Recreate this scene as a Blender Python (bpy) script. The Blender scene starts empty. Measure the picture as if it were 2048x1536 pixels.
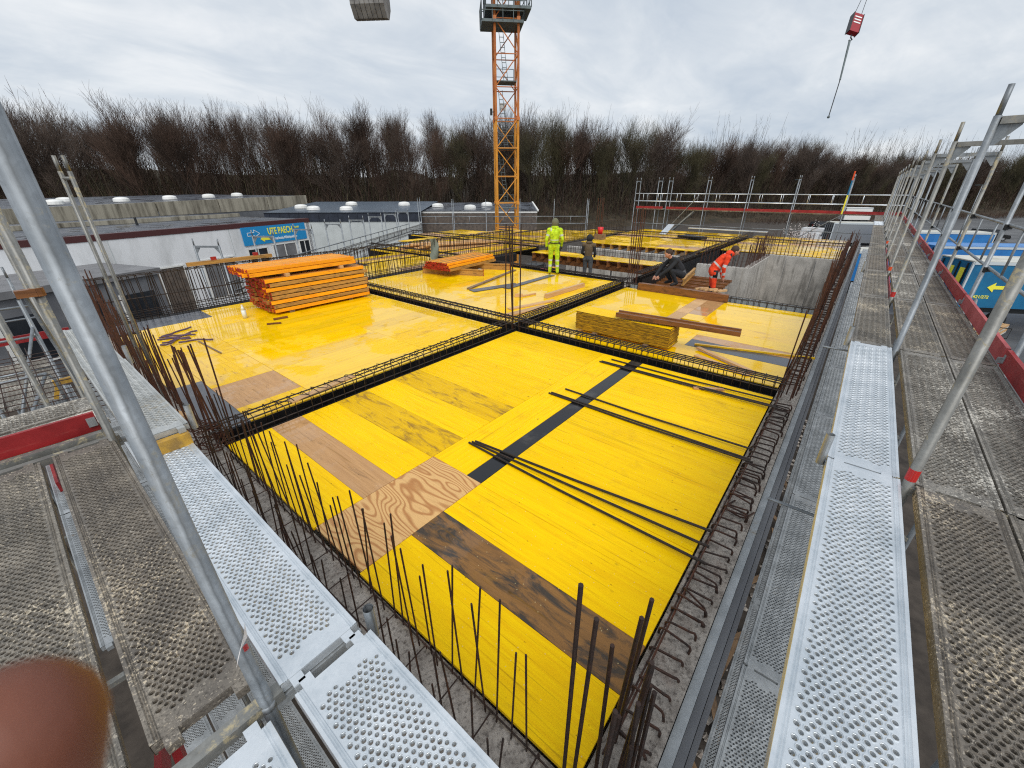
import bpy, bmesh, math, random
from mathutils import Vector, Matrix, Euler
PI = math.pi
rnd = random.Random(11)
sc = bpy.context.scene
COL = sc.collection

# ------------------------------------------------------------------ camera
CAM = Vector((-0.975, -0.378, 2.78)); YAW, PITCH, ROLL, FPX = 0.68680, 0.45117, 0.00237, 811.2
_f = Vector((math.cos(YAW)*math.cos(PITCH), math.sin(YAW)*math.cos(PITCH), -math.sin(PITCH)))
_r = Vector((math.sin(YAW), -math.cos(YAW), 0)); _d = _f.cross(_r)
RT = _r*math.cos(ROLL) + _d*math.sin(ROLL); DN = _d*math.cos(ROLL) - _r*math.sin(ROLL); FW = _f
cd = bpy.data.cameras.new('camera'); cam = bpy.data.objects.new('camera', cd); COL.objects.link(cam)
cam.matrix_world = Matrix(((RT.x, -DN.x, -FW.x, CAM.x), (RT.y, -DN.y, -FW.y, CAM.y), (RT.z, -DN.z, -FW.z, CAM.z), (0, 0, 0, 1)))
cd.sensor_fit = 'HORIZONTAL'; cd.sensor_width = 36.0; cd.lens = 36.0*FPX/2048; cd.clip_start = 0.005; cd.clip_end = 2500
cd.dof.use_dof = True; cd.dof.focus_distance = 7.0; cd.dof.aperture_fstop = 9.0
sc.camera = cam

# ------------------------------------------------------------------ world: overcast sky
SUN_EL, SUN_AZ = math.radians(51), math.radians(228)
w = bpy.data.worlds.new('World'); sc.world = w; w.use_nodes = True
nt = w.node_tree; nt.nodes.clear()
def wn(t, **k):
    n = nt.nodes.new(t)
    for a, b in k.items(): setattr(n, a, b)
    return n
out = wn('ShaderNodeOutputWorld'); bg = wn('ShaderNodeBackground'); sky = wn('ShaderNodeTexSky', sky_type='NISHITA')
sky.sun_disc = False; sky.sun_elevation = SUN_EL; sky.sun_rotation = math.radians(90) - SUN_AZ
bg.inputs[1].default_value = 0.081
tc = wn('ShaderNodeTexCoord'); sx = wn('ShaderNodeSeparateXYZ')
nt.links.new(tc.outputs['Generated'], sx.inputs[0])
# cloud layer: project the view direction on a flat ceiling so clouds shrink toward the horizon
zz = wn('ShaderNodeMath', operation='MAXIMUM'); zz.inputs[1].default_value = 0.0; nt.links.new(sx.outputs[2], zz.inputs[0])
za = wn('ShaderNodeMath', operation='ADD'); za.inputs[1].default_value = 0.22; nt.links.new(zz.outputs[0], za.inputs[0])
vd = wn('ShaderNodeVectorMath', operation='SCALE'); inv = wn('ShaderNodeMath', operation='DIVIDE'); inv.inputs[0].default_value = 1.0
nt.links.new(za.outputs[0], inv.inputs[1]); nt.links.new(tc.outputs['Generated'], vd.inputs[0]); nt.links.new(inv.outputs[0], vd.inputs['Scale'])
def wnoise(scale, detail, rough, dist, off):
    m = wn('ShaderNodeMapping'); m.inputs['Location'].default_value = off; m.inputs['Rotation'].default_value = (0, 0, 0.5); m.inputs['Scale'].default_value = (1.0, 1.5, 1.0)
    n = wn('ShaderNodeTexNoise'); n.inputs['Scale'].default_value = scale; n.inputs['Detail'].default_value = detail
    n.inputs['Roughness'].default_value = rough; n.inputs['Distortion'].default_value = dist
    nt.links.new(vd.outputs[0], m.inputs[0]); nt.links.new(m.outputs[0], n.inputs['Vector']); return n
n1 = wnoise(0.75, 6, 0.55, 0.35, (3.1, 1.7, 0)); n2 = wnoise(2.3, 5, 0.6, 0.5, (7.3, 4.2, 2))
ad = wn('ShaderNodeMix', data_type='FLOAT'); ad.inputs[0].default_value = 0.33
nt.links.new(n1.outputs[0], ad.inputs[2]); nt.links.new(n2.outputs[0], ad.inputs[3])
cr = wn('ShaderNodeValToRGB'); e = cr.color_ramp.elements
e[0].position = 0.34; e[0].color = (4.9, 5.6, 6.5, 1); e[1].position = 0.62; e[1].color = (8.1, 8.35, 8.6, 1)
x_ = cr.color_ramp.elements.new(0.50); x_.color = (6.5, 7.0, 7.55, 1)
nt.links.new(ad.outputs[0], cr.inputs[0])
mx = wn('ShaderNodeMix', data_type='RGBA'); mx.inputs[0].default_value = 0.94
nt.links.new(sky.outputs[0], mx.inputs[6]); nt.links.new(cr.outputs[0], mx.inputs[7]); nt.links.new(mx.outputs[2], bg.inputs[0]); nt.links.new(bg.outputs[0], out.inputs[0])

sd = bpy.data.lights.new('sun', 'SUN'); sun = bpy.data.objects.new('sun', sd); COL.objects.link(sun)
sd.energy = 1.5; sd.angle = math.radians(40); sd.color = (1.0, 0.97, 0.93)
sun.rotation_euler = Vector((math.cos(SUN_AZ)*math.cos(SUN_EL), math.sin(SUN_AZ)*math.cos(SUN_EL), math.sin(SUN_EL))).to_track_quat('Z', 'Y').to_euler()
sun.location = (0, 0, 40)

sc.view_settings.view_transform = 'Standard'; sc.view_settings.look = 'None'; sc.view_settings.exposure = 0.42; sc.view_settings.gamma = 1.0
sc.view_settings.use_curve_mapping = False
sc.render.engine = 'CYCLES'; sc.cycles.use_denoising = False; sc.cycles.filter_width = 1.15
try: sc.cycles.denoiser = 'OPENIMAGEDENOISE'
except Exception: pass
sc.cycles.max_bounces = 6; sc.cycles.diffuse_bounces = 3; sc.cycles.glossy_bounces = 3; sc.cycles.transmission_bounces = 4

# ------------------------------------------------------------------ materials
def srgb(r, g, b):
    def f(c):
        c /= 255.0
        return c/12.92 if c <= 0.04045 else ((c+0.055)/1.055)**2.4
    return (f(r), f(g), f(b), 1.0)
class NT:
    def __init__(s, name):
        s.m = bpy.data.materials.new(name); s.m.use_nodes = True; s.t = s.m.node_tree
        s.b = s.t.nodes['Principled BSDF']; s.o = s.t.nodes['Material Output']
    def n(s, typ, ins=None, **k):
        x = s.t.nodes.new('ShaderNode'+typ)
        for a, b in k.items(): setattr(x, a, b)
        for a, b in (ins or {}).items(): s.put(x.inputs[a], b)
        return x
    def put(s, sock, v):
        if isinstance(v, bpy.types.NodeSocket): s.t.links.new(v, sock)
        else: sock.default_value = v
    def pos(s): return s.n('NewGeometry').outputs['Position']
    def obj(s): return s.n('TexCoord').outputs['Object']
    def rand(s): return s.n('ObjectInfo').outputs['Random']
    def map(s, v, sc_=(1, 1, 1), loc=(0, 0, 0), rot=(0, 0, 0)):
        return s.n('Mapping', {'Vector': v, 'Scale': sc_, 'Location': loc, 'Rotation': rot}).outputs[0]
    def jit(s, v, k=31.0):      # shift the pattern by the object's random number
        r = s.n('Math', {0: s.rand(), 1: k}, operation='MULTIPLY').outputs[0]
        return s.n('VectorMath', {0: v, 1: r}, operation='ADD').outputs[0]
    def noise(s, v, scale=5, detail=3, rough=.5, dist=0):
        return s.n('TexNoise', {'Vector': v, 'Scale': scale, 'Detail': detail, 'Roughness': rough, 'Distortion': dist}).outputs[0]
    def vor(s, v, scale=5, rnds=1.0):
        x = s.n('TexVoronoi', {'Vector': v, 'Scale': scale, 'Randomness': rnds}); return x.outputs['Distance'], x.outputs['Color']
    def ramp(s, f, a, b, ca=(0, 0, 0, 1), cb=(1, 1, 1, 1), mid=None):
        x = s.n('ValToRGB', {0: f}); e = x.color_ramp.elements
        e[0].position = a; e[0].color = ca; e[1].position = b; e[1].color = cb
        if mid: q = e.new(mid[0]); q.color = mid[1]
        return x.outputs[0]
    def mix(s, f, a, b, mode='MIX'):
        x = s.n('Mix', None, data_type='RGBA', blend_type=mode); s.put(x.inputs[0], f); s.put(x.inputs[6], a); s.put(x.inputs[7], b); return x.outputs[2]
    def mixf(s, f, a, b):
        x = s.n('Mix', None, data_type='FLOAT'); s.put(x.inputs[0], f); s.put(x.inputs[2], a); s.put(x.inputs[3], b); return x.outputs[0]
    def mul(s, a, b, op='MULTIPLY'): return s.n('Math', {0: a, 1: b}, operation=op).outputs[0]
    def bump(s, h, st=.3, d=.01): s.put(s.b.inputs['Normal'], s.n('Bump', {'Height': h, 'Strength': st, 'Distance': d}).outputs[0])
    def set(s, **k):
        nm = dict(color='Base Color', rough='Roughness', metal='Metallic', spec='Specular IOR Level', coat='Coat Weight', coatr='Coat Roughness', alpha='Alpha', trans='Transmission Weight', emit='Emission Color', emits='Emission Strength')
        for a, b in k.items(): s.put(s.b.inputs[nm[a]], b)
        return s.m
MAT = {}
def nth(i): return ('first', 'second', 'third', 'fourth', 'fifth', 'sixth', 'seventh', 'eighth', 'ninth', 'tenth', 'eleventh', 'twelfth', 'thirteenth', 'fourteenth', 'fifteenth', 'sixteenth', 'seventeenth', 'eighteenth', 'nineteenth', 'twentieth')[i] if i < 20 else '%dth' % (i+1) if (i+1) % 10 not in (1, 2, 3) else '%d%s' % (i+1, ('st', 'nd', 'rd')[i % 10])
def simple(name, c, rough=.6, metal=0., c2=None, scale=6., bump=0., spec=.5, obj=False, stretch=(1, 1, 1), thr=(.35, .65), det=4):
    t = NT(name); v = t.jit(t.obj()) if obj else t.pos(); v = t.map(v, stretch)
    n = t.noise(v, scale, det, .6)
    t.set(rough=t.mixf(n, rough*.8, min(1, rough*1.2)), metal=metal, spec=spec)
    t.set(color=t.mix(t.ramp(n, *thr), c, c2) if c2 else c)
    if bump: t.bump(n, bump)
    MAT[name] = t.m; return t.m

def yellow_mat(name, yel, och, wear, wearcol, wet, speck=.5):
    """painted three-layer board: grain along local X, dark nicks, worn patches, wet film in patches"""
    t = NT(name); o = t.jit(t.obj()); P = t.pos()
    g1 = t.noise(t.map(o, (.7, 14, 1)), 1.6, 5, .65, .6); g2 = t.noise(t.map(o, (1.5, 70, 1)), 1.4, 3, .6)
    c = t.mix(t.mul(t.ramp(g1, .40, .76), .5), yel, och); c = t.mix(t.mul(t.ramp(g2, .45, .75), .35), c, och)
    w = t.noise(t.map(o, (1.3, 5, 1)), 1.5, 6, .7, .8)
    c = t.mix(t.mul(t.ramp(w, wear, wear+.14), .9), c, wearcol)
    d, cc = t.vor(t.map(o, (9, 26, 1)), 1.0)
    k = t.mul(t.ramp(d, .05, .11, (1, 1, 1, 1), (0, 0, 0, 1)), t.ramp(t.n('SeparateColor', {0: cc}).outputs[0], .72, .74))
    d2, cc2 = t.vor(t.map(o, (4.5, 8, 1)), 1.0)
    k2 = t.mul(t.ramp(d2, .02, .12, (1, 1, 1, 1), (0, 0, 0, 1)), t.ramp(t.n('SeparateColor', {0: cc2}).outputs[1], .80, .86))
    k = t.mul(k, k2, 'MAXIMUM')
    ln = t.ramp(t.noise(t.map(o, (.8, 40, 1)), 1.2, 3, .55, .35), .60, .69)      # fine lengthwise checks
    c = t.mix(t.mul(ln, .40), c, srgb(118, 82, 8)); c = t.mix(t.mul(k, .8), c, srgb(84, 60, 14))
    sm = t.noise(P, 2.6, 7, .72, .3); c = t.mix(t.mul(t.ramp(sm, .56, .76), .34), c, srgb(158, 118, 40))          # scuffs and boot dirt
    d3, cc3 = t.vor(P, 26); k3 = t.mul(t.ramp(d3, .06, .12, (1, 1, 1, 1), (0, 0, 0, 1)), t.ramp(t.n('SeparateColor', {0: cc3}).outputs[2], .93, .95)); c = t.mix(t.mul(k3, .7), c, srgb(226, 206, 150))   # cement spots
    d4, cc4 = t.vor(P, 11); k4 = t.mul(t.ramp(d4, .025, .06, (1, 1, 1, 1), (0, 0, 0, 1)), t.ramp(t.n('SeparateColor', {0: cc4}).outputs[0], .6, .62)); c = t.mix(t.mul(k4, .75), c, srgb(70, 52, 20))     # nail holes
    hs = t.n('HueSaturation', {'Hue': .5, 'Saturation': 1.0, 'Value': t.mixf(t.rand(), .94, 1.05), 'Color': c}).outputs[0]
    p = t.mixf(.3, t.noise(P, .6, 4, .6, .6), t.noise(t.map(P, (1, 1, 1), (5, 2, 0)), 3.2, 5, .7)); pud = t.ramp(p, .525-wet*.085, .56-wet*.085)
    fine = t.noise(P, 9, 3, .6)
    r = t.mixf(pud, t.mixf(fine, .26, .48), t.mixf(fine, .02, .13)) if wet > 0 else t.mixf(fine, .30, .50)
    t.set(color=hs, rough=r, spec=t.mixf(pud, .16, .5) if wet > 0 else .1)
    if wet > 0:
        pass
    t.bump(t.mixf(pud, g2, .5), .12, .002)
    MAT[name] = t.m; return t.m
YEL, OCH = srgb(255, 209, 0), srgb(228, 162, 0)
yellow_mat('yellow_board', YEL, OCH, .66, srgb(196, 140, 22), .0)
yellow_mat('yellow_board_worn', srgb(240, 192, 14), srgb(196, 142, 16), .50, srgb(150, 112, 48), .0)
yellow_mat('yellow_board_wet', srgb(255, 209, 0), srgb(230, 166, 0), .64, srgb(204, 146, 40), 1.0)
yellow_mat('yellow_board_pale', srgb(248, 200, 20), srgb(222, 162, 22), .56, srgb(182, 134, 60), .7)
yellow_mat('brown_board', srgb(146, 106, 62), srgb(102, 74, 46), .47, srgb(58, 58, 56), .25)
yellow_mat('pink_board', srgb(196, 152, 104), srgb(160, 118, 78), .58, srgb(120, 92, 66), .5)
t = NT('fresh_plywood'); o = t.jit(t.obj())
nz = t.noise(t.map(o, (.8, 2.4, 1)), 1.3, 1.5, .4, .2)
sp_ = t.n('SeparateXYZ', {0: o}); yy_ = t.mul(t.mul(sp_.outputs[1], 1.6), t.mul(nz, 3.4), 'ADD')
wv = t.n('Math', {0: t.mul(yy_, 34.0)}, operation='SINE').outputs[0]; wv = t.mul(t.mul(wv, .5), .5, 'ADD')
c = t.mix(t.ramp(wv, .45, 1.0), srgb(222, 176, 112), srgb(182, 124, 66)); c = t.mix(t.mul(t.ramp(t.noise(t.map(o, (3, 60, 1)), 1.5, 3), .5, .7), .3), c, srgb(150, 100, 50))
t.set(color=c, rough=.4); t.bump(wv, .05, .001); MAT['fresh_plywood'] = t.m
t = NT('black_film'); n = t.noise(t.pos(), 3, 5, .6); t.set(color=t.mix(t.ramp(n, .55, .7), srgb(28, 28, 30), srgb(60, 58, 56)), rough=t.mixf(n, .05, .3)); MAT['black_film'] = t.m
t = NT('slate_film'); n = t.noise(t.pos(), 3, 5, .6); t.set(color=t.mix(t.ramp(n, .5, .7), srgb(72, 76, 84), srgb(104, 104, 106)), rough=t.mixf(n, .08, .4)); MAT['slate_film'] = t.m

t = NT('concrete'); P = t.pos(); n = t.noise(P, 2.2, 7, .65); f = t.noise(P, 60, 3, .6); st = t.noise(t.map(P, (3, 3, .35)), 2.0, 5, .6)
c = t.mix(t.ramp(n, .35, .7), srgb(164, 160, 153), srgb(204, 199, 191)); c = t.mix(t.mul(t.ramp(st, .5, .62), .55), c, srgb(100, 96, 90)); c = t.mix(t.mul(t.ramp(f, .55, .7), .35), c, srgb(78, 74, 70))
t.set(color=c, rough=t.mixf(n, .5, .85)); t.bump(f, .35, .004); MAT['concrete'] = t.m
t = NT('rough_concrete'); P = t.pos(); n = t.noise(P, 9, 7, .7); f = t.vor(P, 70)[0]; v2 = t.noise(P, 34, 4, .7)
c = t.mix(t.ramp(n, .35, .68), srgb(134, 126, 118), srgb(186, 178, 168)); c = t.mix(t.mul(t.ramp(v2, .50, .64), .75), c, srgb(74, 66, 60)); c = t.mix(t.mul(t.ramp(t.noise(P, 3.3, 4, .6), .56, .7), .35), c, srgb(110, 82, 66))
t.set(color=c, rough=.75); t.bump(v2, .8, .012); MAT['rough_concrete'] = t.m

def galv(name, c1, c2, metal=.75, r=(.28, .48), dirt=None, dthr=(.58, .63), dscale=9., gr=None, obj=True):
    t = NT(name); o = t.jit(t.obj()) if obj else t.pos(); n = t.noise(o, 5, 4, .6); sp = t.vor(o, 90)[1]
    c = t.mix(t.ramp(n, .3, .7), c1, c2); c = t.mix(.10, c, t.n('HueSaturation', {'Saturation': 0., 'Color': sp}).outputs[0], 'OVERLAY')
    ro = t.mixf(n, *r); me = metal
    if gr:
        g = t.ramp(t.noise(o, 3.4, 5, .7, .5), .36, .64); c = t.mix(t.mul(g, .85), c, gr); me = t.mul(t.mixf(g, 1., .25), metal)
    if dirt:
        big = t.noise(o, 2.1, 3, .5); m = t.mixf(.35, t.noise(o, dscale, 6, .75, .4), big)
        if gr:
            sp2 = t.ramp(t.noise(o, 95, 4, .7), .50, .62); c = t.mix(t.mul(sp2, .6), c, srgb(52, 47, 42)); sp3 = t.ramp(t.noise(t.map(o, (1, 1, 1), (3, 7, 1)), 70, 3, .6), .60, .66); c = t.mix(t.mul(sp3, .6), c, srgb(190, 180, 164))
        d = t.ramp(m, *dthr); c = t.mix(t.mul(d, .92), c, dirt); me = t.mul(me, t.mixf(d, 1., 0.)); ro = t.mixf(d, ro, .85)
    if name.startswith('galv_tube'):      # weld seam and run-down grime along each tube
        ob = t.obj(); xs = t.n('SeparateXYZ', {0: ob}); wob = t.mul(t.mul(t.noise(t.map(ob, (1, 1, 1)), 14, 4, .7), .5, 'SUBTRACT'), .012)
        ax_ = t.n('Math', {0: t.mul(xs.outputs[0], wob, 'ADD')}, operation='ABSOLUTE').outputs[0]; seam = t.ramp(ax_, .0022, .0052, (1, 1, 1, 1), (0, 0, 0, 1))
        c = t.mix(t.mul(seam, .55), c, srgb(62, 64, 64)); gm = t.ramp(t.noise(t.map(ob, (14, 14, 1.6)), 1.6, 6, .75), .50, .72); c = t.mix(t.mul(gm, .55), c, srgb(88, 86, 80)); me = t.mul(me, t.mixf(gm, 1., .5))
    t.set(color=c, rough=ro, metal=me); MAT[name] = t.m
galv('galv_new', srgb(196, 204, 210), srgb(224, 229, 233), .6, (.30, .46))
galv('galv_mid', srgb(166, 168, 166), srgb(190, 192, 190), .5, (.35, .5), dirt=srgb(150, 144, 130), dthr=(.56, .64), dscale=20.)
galv('galv_tube', srgb(112, 118, 123), srgb(156, 162, 167), .5, (.42, .6), dirt=srgb(142, 136, 118), dthr=(.56, .66), dscale=18.)
galv('galv_tube_old', srgb(108, 108, 104), srgb(150, 150, 146), .45, (.4, .6), dirt=srgb(172, 160, 128), dthr=(.53, .60), dscale=16.)
galv('galv_grey', srgb(140, 144, 146), srgb(176, 180, 182), .5, (.35, .55), dirt=srgb(130, 122, 110), dthr=(.60, .7), dscale=10.)
galv('plank_dirty', srgb(120, 114, 104), srgb(150, 143, 132), .3, (.4, .65), dirt=srgb(206, 194, 172), dthr=(.555, .595), dscale=62., gr=srgb(86, 83, 78))
galv('plank_mud', srgb(118, 110, 100), srgb(146, 138, 126), .3, (.4, .65), dirt=srgb(200, 186, 162), dthr=(.57, .605), dscale=66., gr=srgb(90, 85, 79))
galv('plank_pale', srgb(130, 126, 118), srgb(160, 155, 146), .3, (.4, .65), dirt=srgb(212, 207, 196), dthr=(.525, .58), dscale=56., gr=srgb(92, 87, 80))
simple('black_form', srgb(22, 22, 23), .6, 0, srgb(36, 34, 33), 4., spec=.25)
galv('plank_low', srgb(156, 160, 162), srgb(190, 194, 196), .5, (.35, .5), dirt=srgb(128, 120, 108), dthr=(.58, .66), dscale=30.)
t = NT('rebar'); P = t.pos(); n = t.noise(P, 18, 4, .6); n2 = t.noise(P, 1.3, 3)
t.set(color=t.mix(t.ramp(n, .35, .7), srgb(42, 31, 27), t.mix(t.ramp(n2, .4, .65), srgb(62, 44, 36), srgb(88, 52, 34))), rough=.6, metal=.25); t.bump(t.n('TexWave', {'Vector': P, 'Scale': 30.0}).outputs[0], .25, .002); MAT['rebar'] = t.m
t = NT('rebar_rust'); P = t.pos(); n = t.noise(P, 14, 4, .6)
t.set(color=t.mix(t.ramp(n, .3, .7), srgb(52, 34, 27), srgb(94, 54, 34)), rough=.75, metal=.1); MAT['rebar_rust'] = t.m
t = NT('rebar_dark'); P = t.pos(); n = t.noise(P, 12, 4, .6)
t.set(color=t.mix(t.ramp(n, .35, .7), srgb(40, 36, 33), srgb(66, 52, 43)), rough=.5, metal=.35); MAT['rebar_dark'] = t.m
t = NT('red_board'); o = t.jit(t.obj()); n = t.noise(o, 3, 6, .65); s_ = t.noise(t.map(o, (1, 6, 9)), 2.4, 5, .7)
c = t.mix(t.ramp(n, .35, .7), srgb(126, 22, 26), srgb(168, 40, 42)); c = t.mix(t.mul(t.ramp(s_, .56, .72), .35), c, srgb(188, 110, 100)); t.set(color=c, rough=.5); MAT['red_board'] = t.m
simple('red_board_pale', srgb(160, 58, 60), .55, 0, srgb(188, 88, 88), 4., obj=True)
def wood(name, a, b, r=.5, st=(1.2, 30, 30), dirt=None):
    t = NT(name); o = t.jit(t.obj()); n = t.noise(t.map(o, st), 1.2, 5, .65, .5); c = t.mix(t.ramp(n, .32, .7), a, b)
    if dirt: c = t.mix(t.mul(t.ramp(t.noise(t.map(o, (2, 5, 5)), 2.2, 6, .7), .52, .66), .8), c, dirt)
    c = t.n('HueSaturation', {'Value': t.mixf(t.rand(), .82, 1.12), 'Color': c}).outputs[0]
    t.set(color=c, rough=r); t.bump(n, .15, .002); MAT[name] = t.m
wood('girder_orange', srgb(255, 178, 22), srgb(246, 152, 12), .42, dirt=srgb(214, 124, 22))
wood('girder_old', srgb(206, 156, 78), srgb(158, 112, 56), .55, dirt=srgb(98, 78, 52))
wood('girder_brown', srgb(146, 94, 50), srgb(104, 66, 36), .4, dirt=srgb(70, 46, 28))
wood('timber_pale', srgb(222, 184, 134), srgb(190, 142, 92), .55)
wood('timber_grey', srgb(150, 122, 92), srgb(108, 86, 64), .55, dirt=srgb(80, 66, 54))
simple('red_plastic', srgb(196, 44, 30), .45, 0, srgb(120, 34, 26), 40.)
t = NT('board_edge'); P = t.pos(); n = t.noise(t.map(P, (6, 6, 90)), 1.3, 4, .7); t.set(color=t.mix(t.ramp(n, .38, .62), srgb(190, 144, 12), srgb(62, 44, 14)), rough=.6); MAT['board_edge'] = t.m
simple('ground', srgb(74, 66, 58), .8, 0, srgb(48, 42, 37), 2.5, .8, det=8)
simple('asphalt', srgb(92, 92, 92), .55, 0, srgb(62, 62, 63), .35, .2)
simple('leaf_litter', srgb(70, 58, 42), .95, 0, srgb(44, 40, 28), .5, .6, det=9)
simple('bark', srgb(60, 50, 42), .9, 0, srgb(40, 34, 29), 2.)
simple('twig', srgb(92, 78, 68), .9, 0, srgb(66, 56, 50), .3)
simple('twig_brown', srgb(82, 62, 50), .95, 0, srgb(58, 46, 38), .2)
simple('twig_green', srgb(84, 78, 52), .9, 0, srgb(58, 54, 38), .3)
simple('white_render', srgb(230, 232, 234), .7, 0, srgb(196, 198, 198), 1.1, stretch=(1, 1, .3), thr=(.45, .75), det=7)
simple('grey_render', srgb(196, 202, 202), .7, 0, srgb(182, 188, 188), .8)
simple('grey_panel', srgb(118, 120, 124), .5, 0, srgb(98, 100, 105), .7)
simple('fascia_red', srgb(74, 36, 36), .5); simple('trim_white', srgb(226, 226, 222), .5)
t = NT('roof_felt'); P = t.pos(); n = t.noise(P, .5, 5, .6, .5); n2 = t.noise(t.map(P, (.4, 4, 1)), .9, 5, .7)
t.set(color=t.mix(t.ramp(n, .3, .7), srgb(54, 58, 66), srgb(82, 86, 94)), rough=t.mixf(t.ramp(n, .45, .6), .55, .08)); MAT['roof_felt'] = t.m
simple('roof_blue', srgb(84, 98, 112), .35, .2, srgb(64, 76, 90), .5); simple('clad_navy', srgb(44, 50, 64), .5, 0, srgb(30, 36, 48), 1.5)
simple('clad_brown', srgb(110, 98, 88), .7, 0, srgb(82, 74, 68), 3.)
t = NT('stained_concrete'); P = t.pos(); s1 = t.noise(t.map(P, (1.2, 1.2, .12)), 1.3, 6, .7)
t.set(color=t.mix(t.ramp(s1, .42, .66), srgb(164, 158, 142), srgb(84, 78, 66)), rough=.8); MAT['stained_concrete'] = t.m
simple('dome_white', srgb(238, 238, 236), .35, 0, srgb(214, 214, 208), 1.); simple('glass_dark', srgb(26, 30, 36), .08, 0, srgb(46, 50, 56), .8)
simple('shutter_grey', srgb(124, 124, 126), .6, 0, srgb(104, 104, 106), 1.)
simple('sign_blue', srgb(26, 140, 200), .45); simple('sign_yellow', srgb(246, 238, 70), .5); simple('sign_white', srgb(236, 240, 240), .5)
simple('crane_yellow', srgb(228, 158, 50), .5, 0, srgb(202, 132, 42), 1.2); simple('crane_orange', srgb(206, 128, 60), .5, 0, srgb(174, 96, 48), 1.2); simple('crane_grey', srgb(104, 116, 118), .5, .2, srgb(84, 94, 96), 2.)
simple('ballast', srgb(150, 148, 144), .8, 0, srgb(112, 110, 108), 1.5)
simple('hook_red', srgb(150, 26, 40), .5); simple('steel_dark', srgb(52, 54, 56), .45, .5)
simple('truck_blue', srgb(24, 116, 160), .4, 0, srgb(18, 96, 138), .8); simple('truck_blue2', srgb(46, 128, 196), .4, 0, srgb(36, 108, 176), .8); simple('truck_trim', srgb(196, 204, 208), .4); simple('truck_roof', srgb(206, 206, 198), .5, 0, srgb(178, 176, 164), 1.)
simple('car_black', srgb(22, 24, 26), .25); simple('car_white', srgb(228, 230, 232), .3); simple('car_silver', srgb(150, 154, 158), .3, .4); simple('rubber', srgb(24, 24, 24), .8)
simple('green_paint', srgb(66, 140, 52), .5); simple('lamp_red', srgb(170, 20, 20), .4)
simple('hivis_yellow', srgb(206, 236, 18), .75, 0, srgb(150, 180, 24), 11., 1.0); simple('hivis_orange', srgb(255, 76, 22), .75, 0, srgb(206, 52, 22), 11., 1.0)
simple('reflective', srgb(196, 198, 196), .4); simple('hood_olive', srgb(106, 106, 82), .9); simple('cloth_black', srgb(26, 28, 32), .85, 0, srgb(38, 40, 44), 9.); simple('cloth_brown', srgb(104, 88, 66), .9, 0, srgb(86, 72, 54), 9.)
simple('cloth_grey', srgb(84, 86, 88), .9, 0, srgb(62, 64, 66), 9.); simple('skin', srgb(196, 142, 118), .6); simple('hair', srgb(62, 46, 36), .8); simple('boot', srgb(34, 30, 28), .7)
simple('bracket_yellow', srgb(206, 160, 50), .5, 0, srgb(150, 118, 60), 10.); simple('red_paint', srgb(196, 40, 36), .5); simple('orange_tag', srgb(226, 84, 34), .5)
simple('strap', srgb(92, 72, 92), .8); simple('paper', srgb(232, 226, 222), .7); simple('bucket_red', srgb(206, 26, 30), .4); simple('canvas', srgb(206, 206, 200), .8, 0, srgb(170, 170, 166), 3.); simple('film_clear', srgb(222, 226, 220), .25)
simple('blossom', srgb(216, 206, 200), .9); simple('rag', srgb(120, 128, 116), .9); simple('pink_cloth', srgb(214, 120, 140), .8)
t = NT('finger_skin'); P = t.obj(); n = t.noise(P, 60, 3); d, _ = t.vor(P, 900); t.set(color=t.mix(n, srgb(128, 76, 56), srgb(104, 58, 42)), rough=.55); t.put(t.b.inputs['Subsurface Weight'], .15); t.put(t.b.inputs['Subsurface Radius'], (.004, .002, .001)); t.bump(d, .2, .0003); MAT['finger_skin'] = t.m

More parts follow.
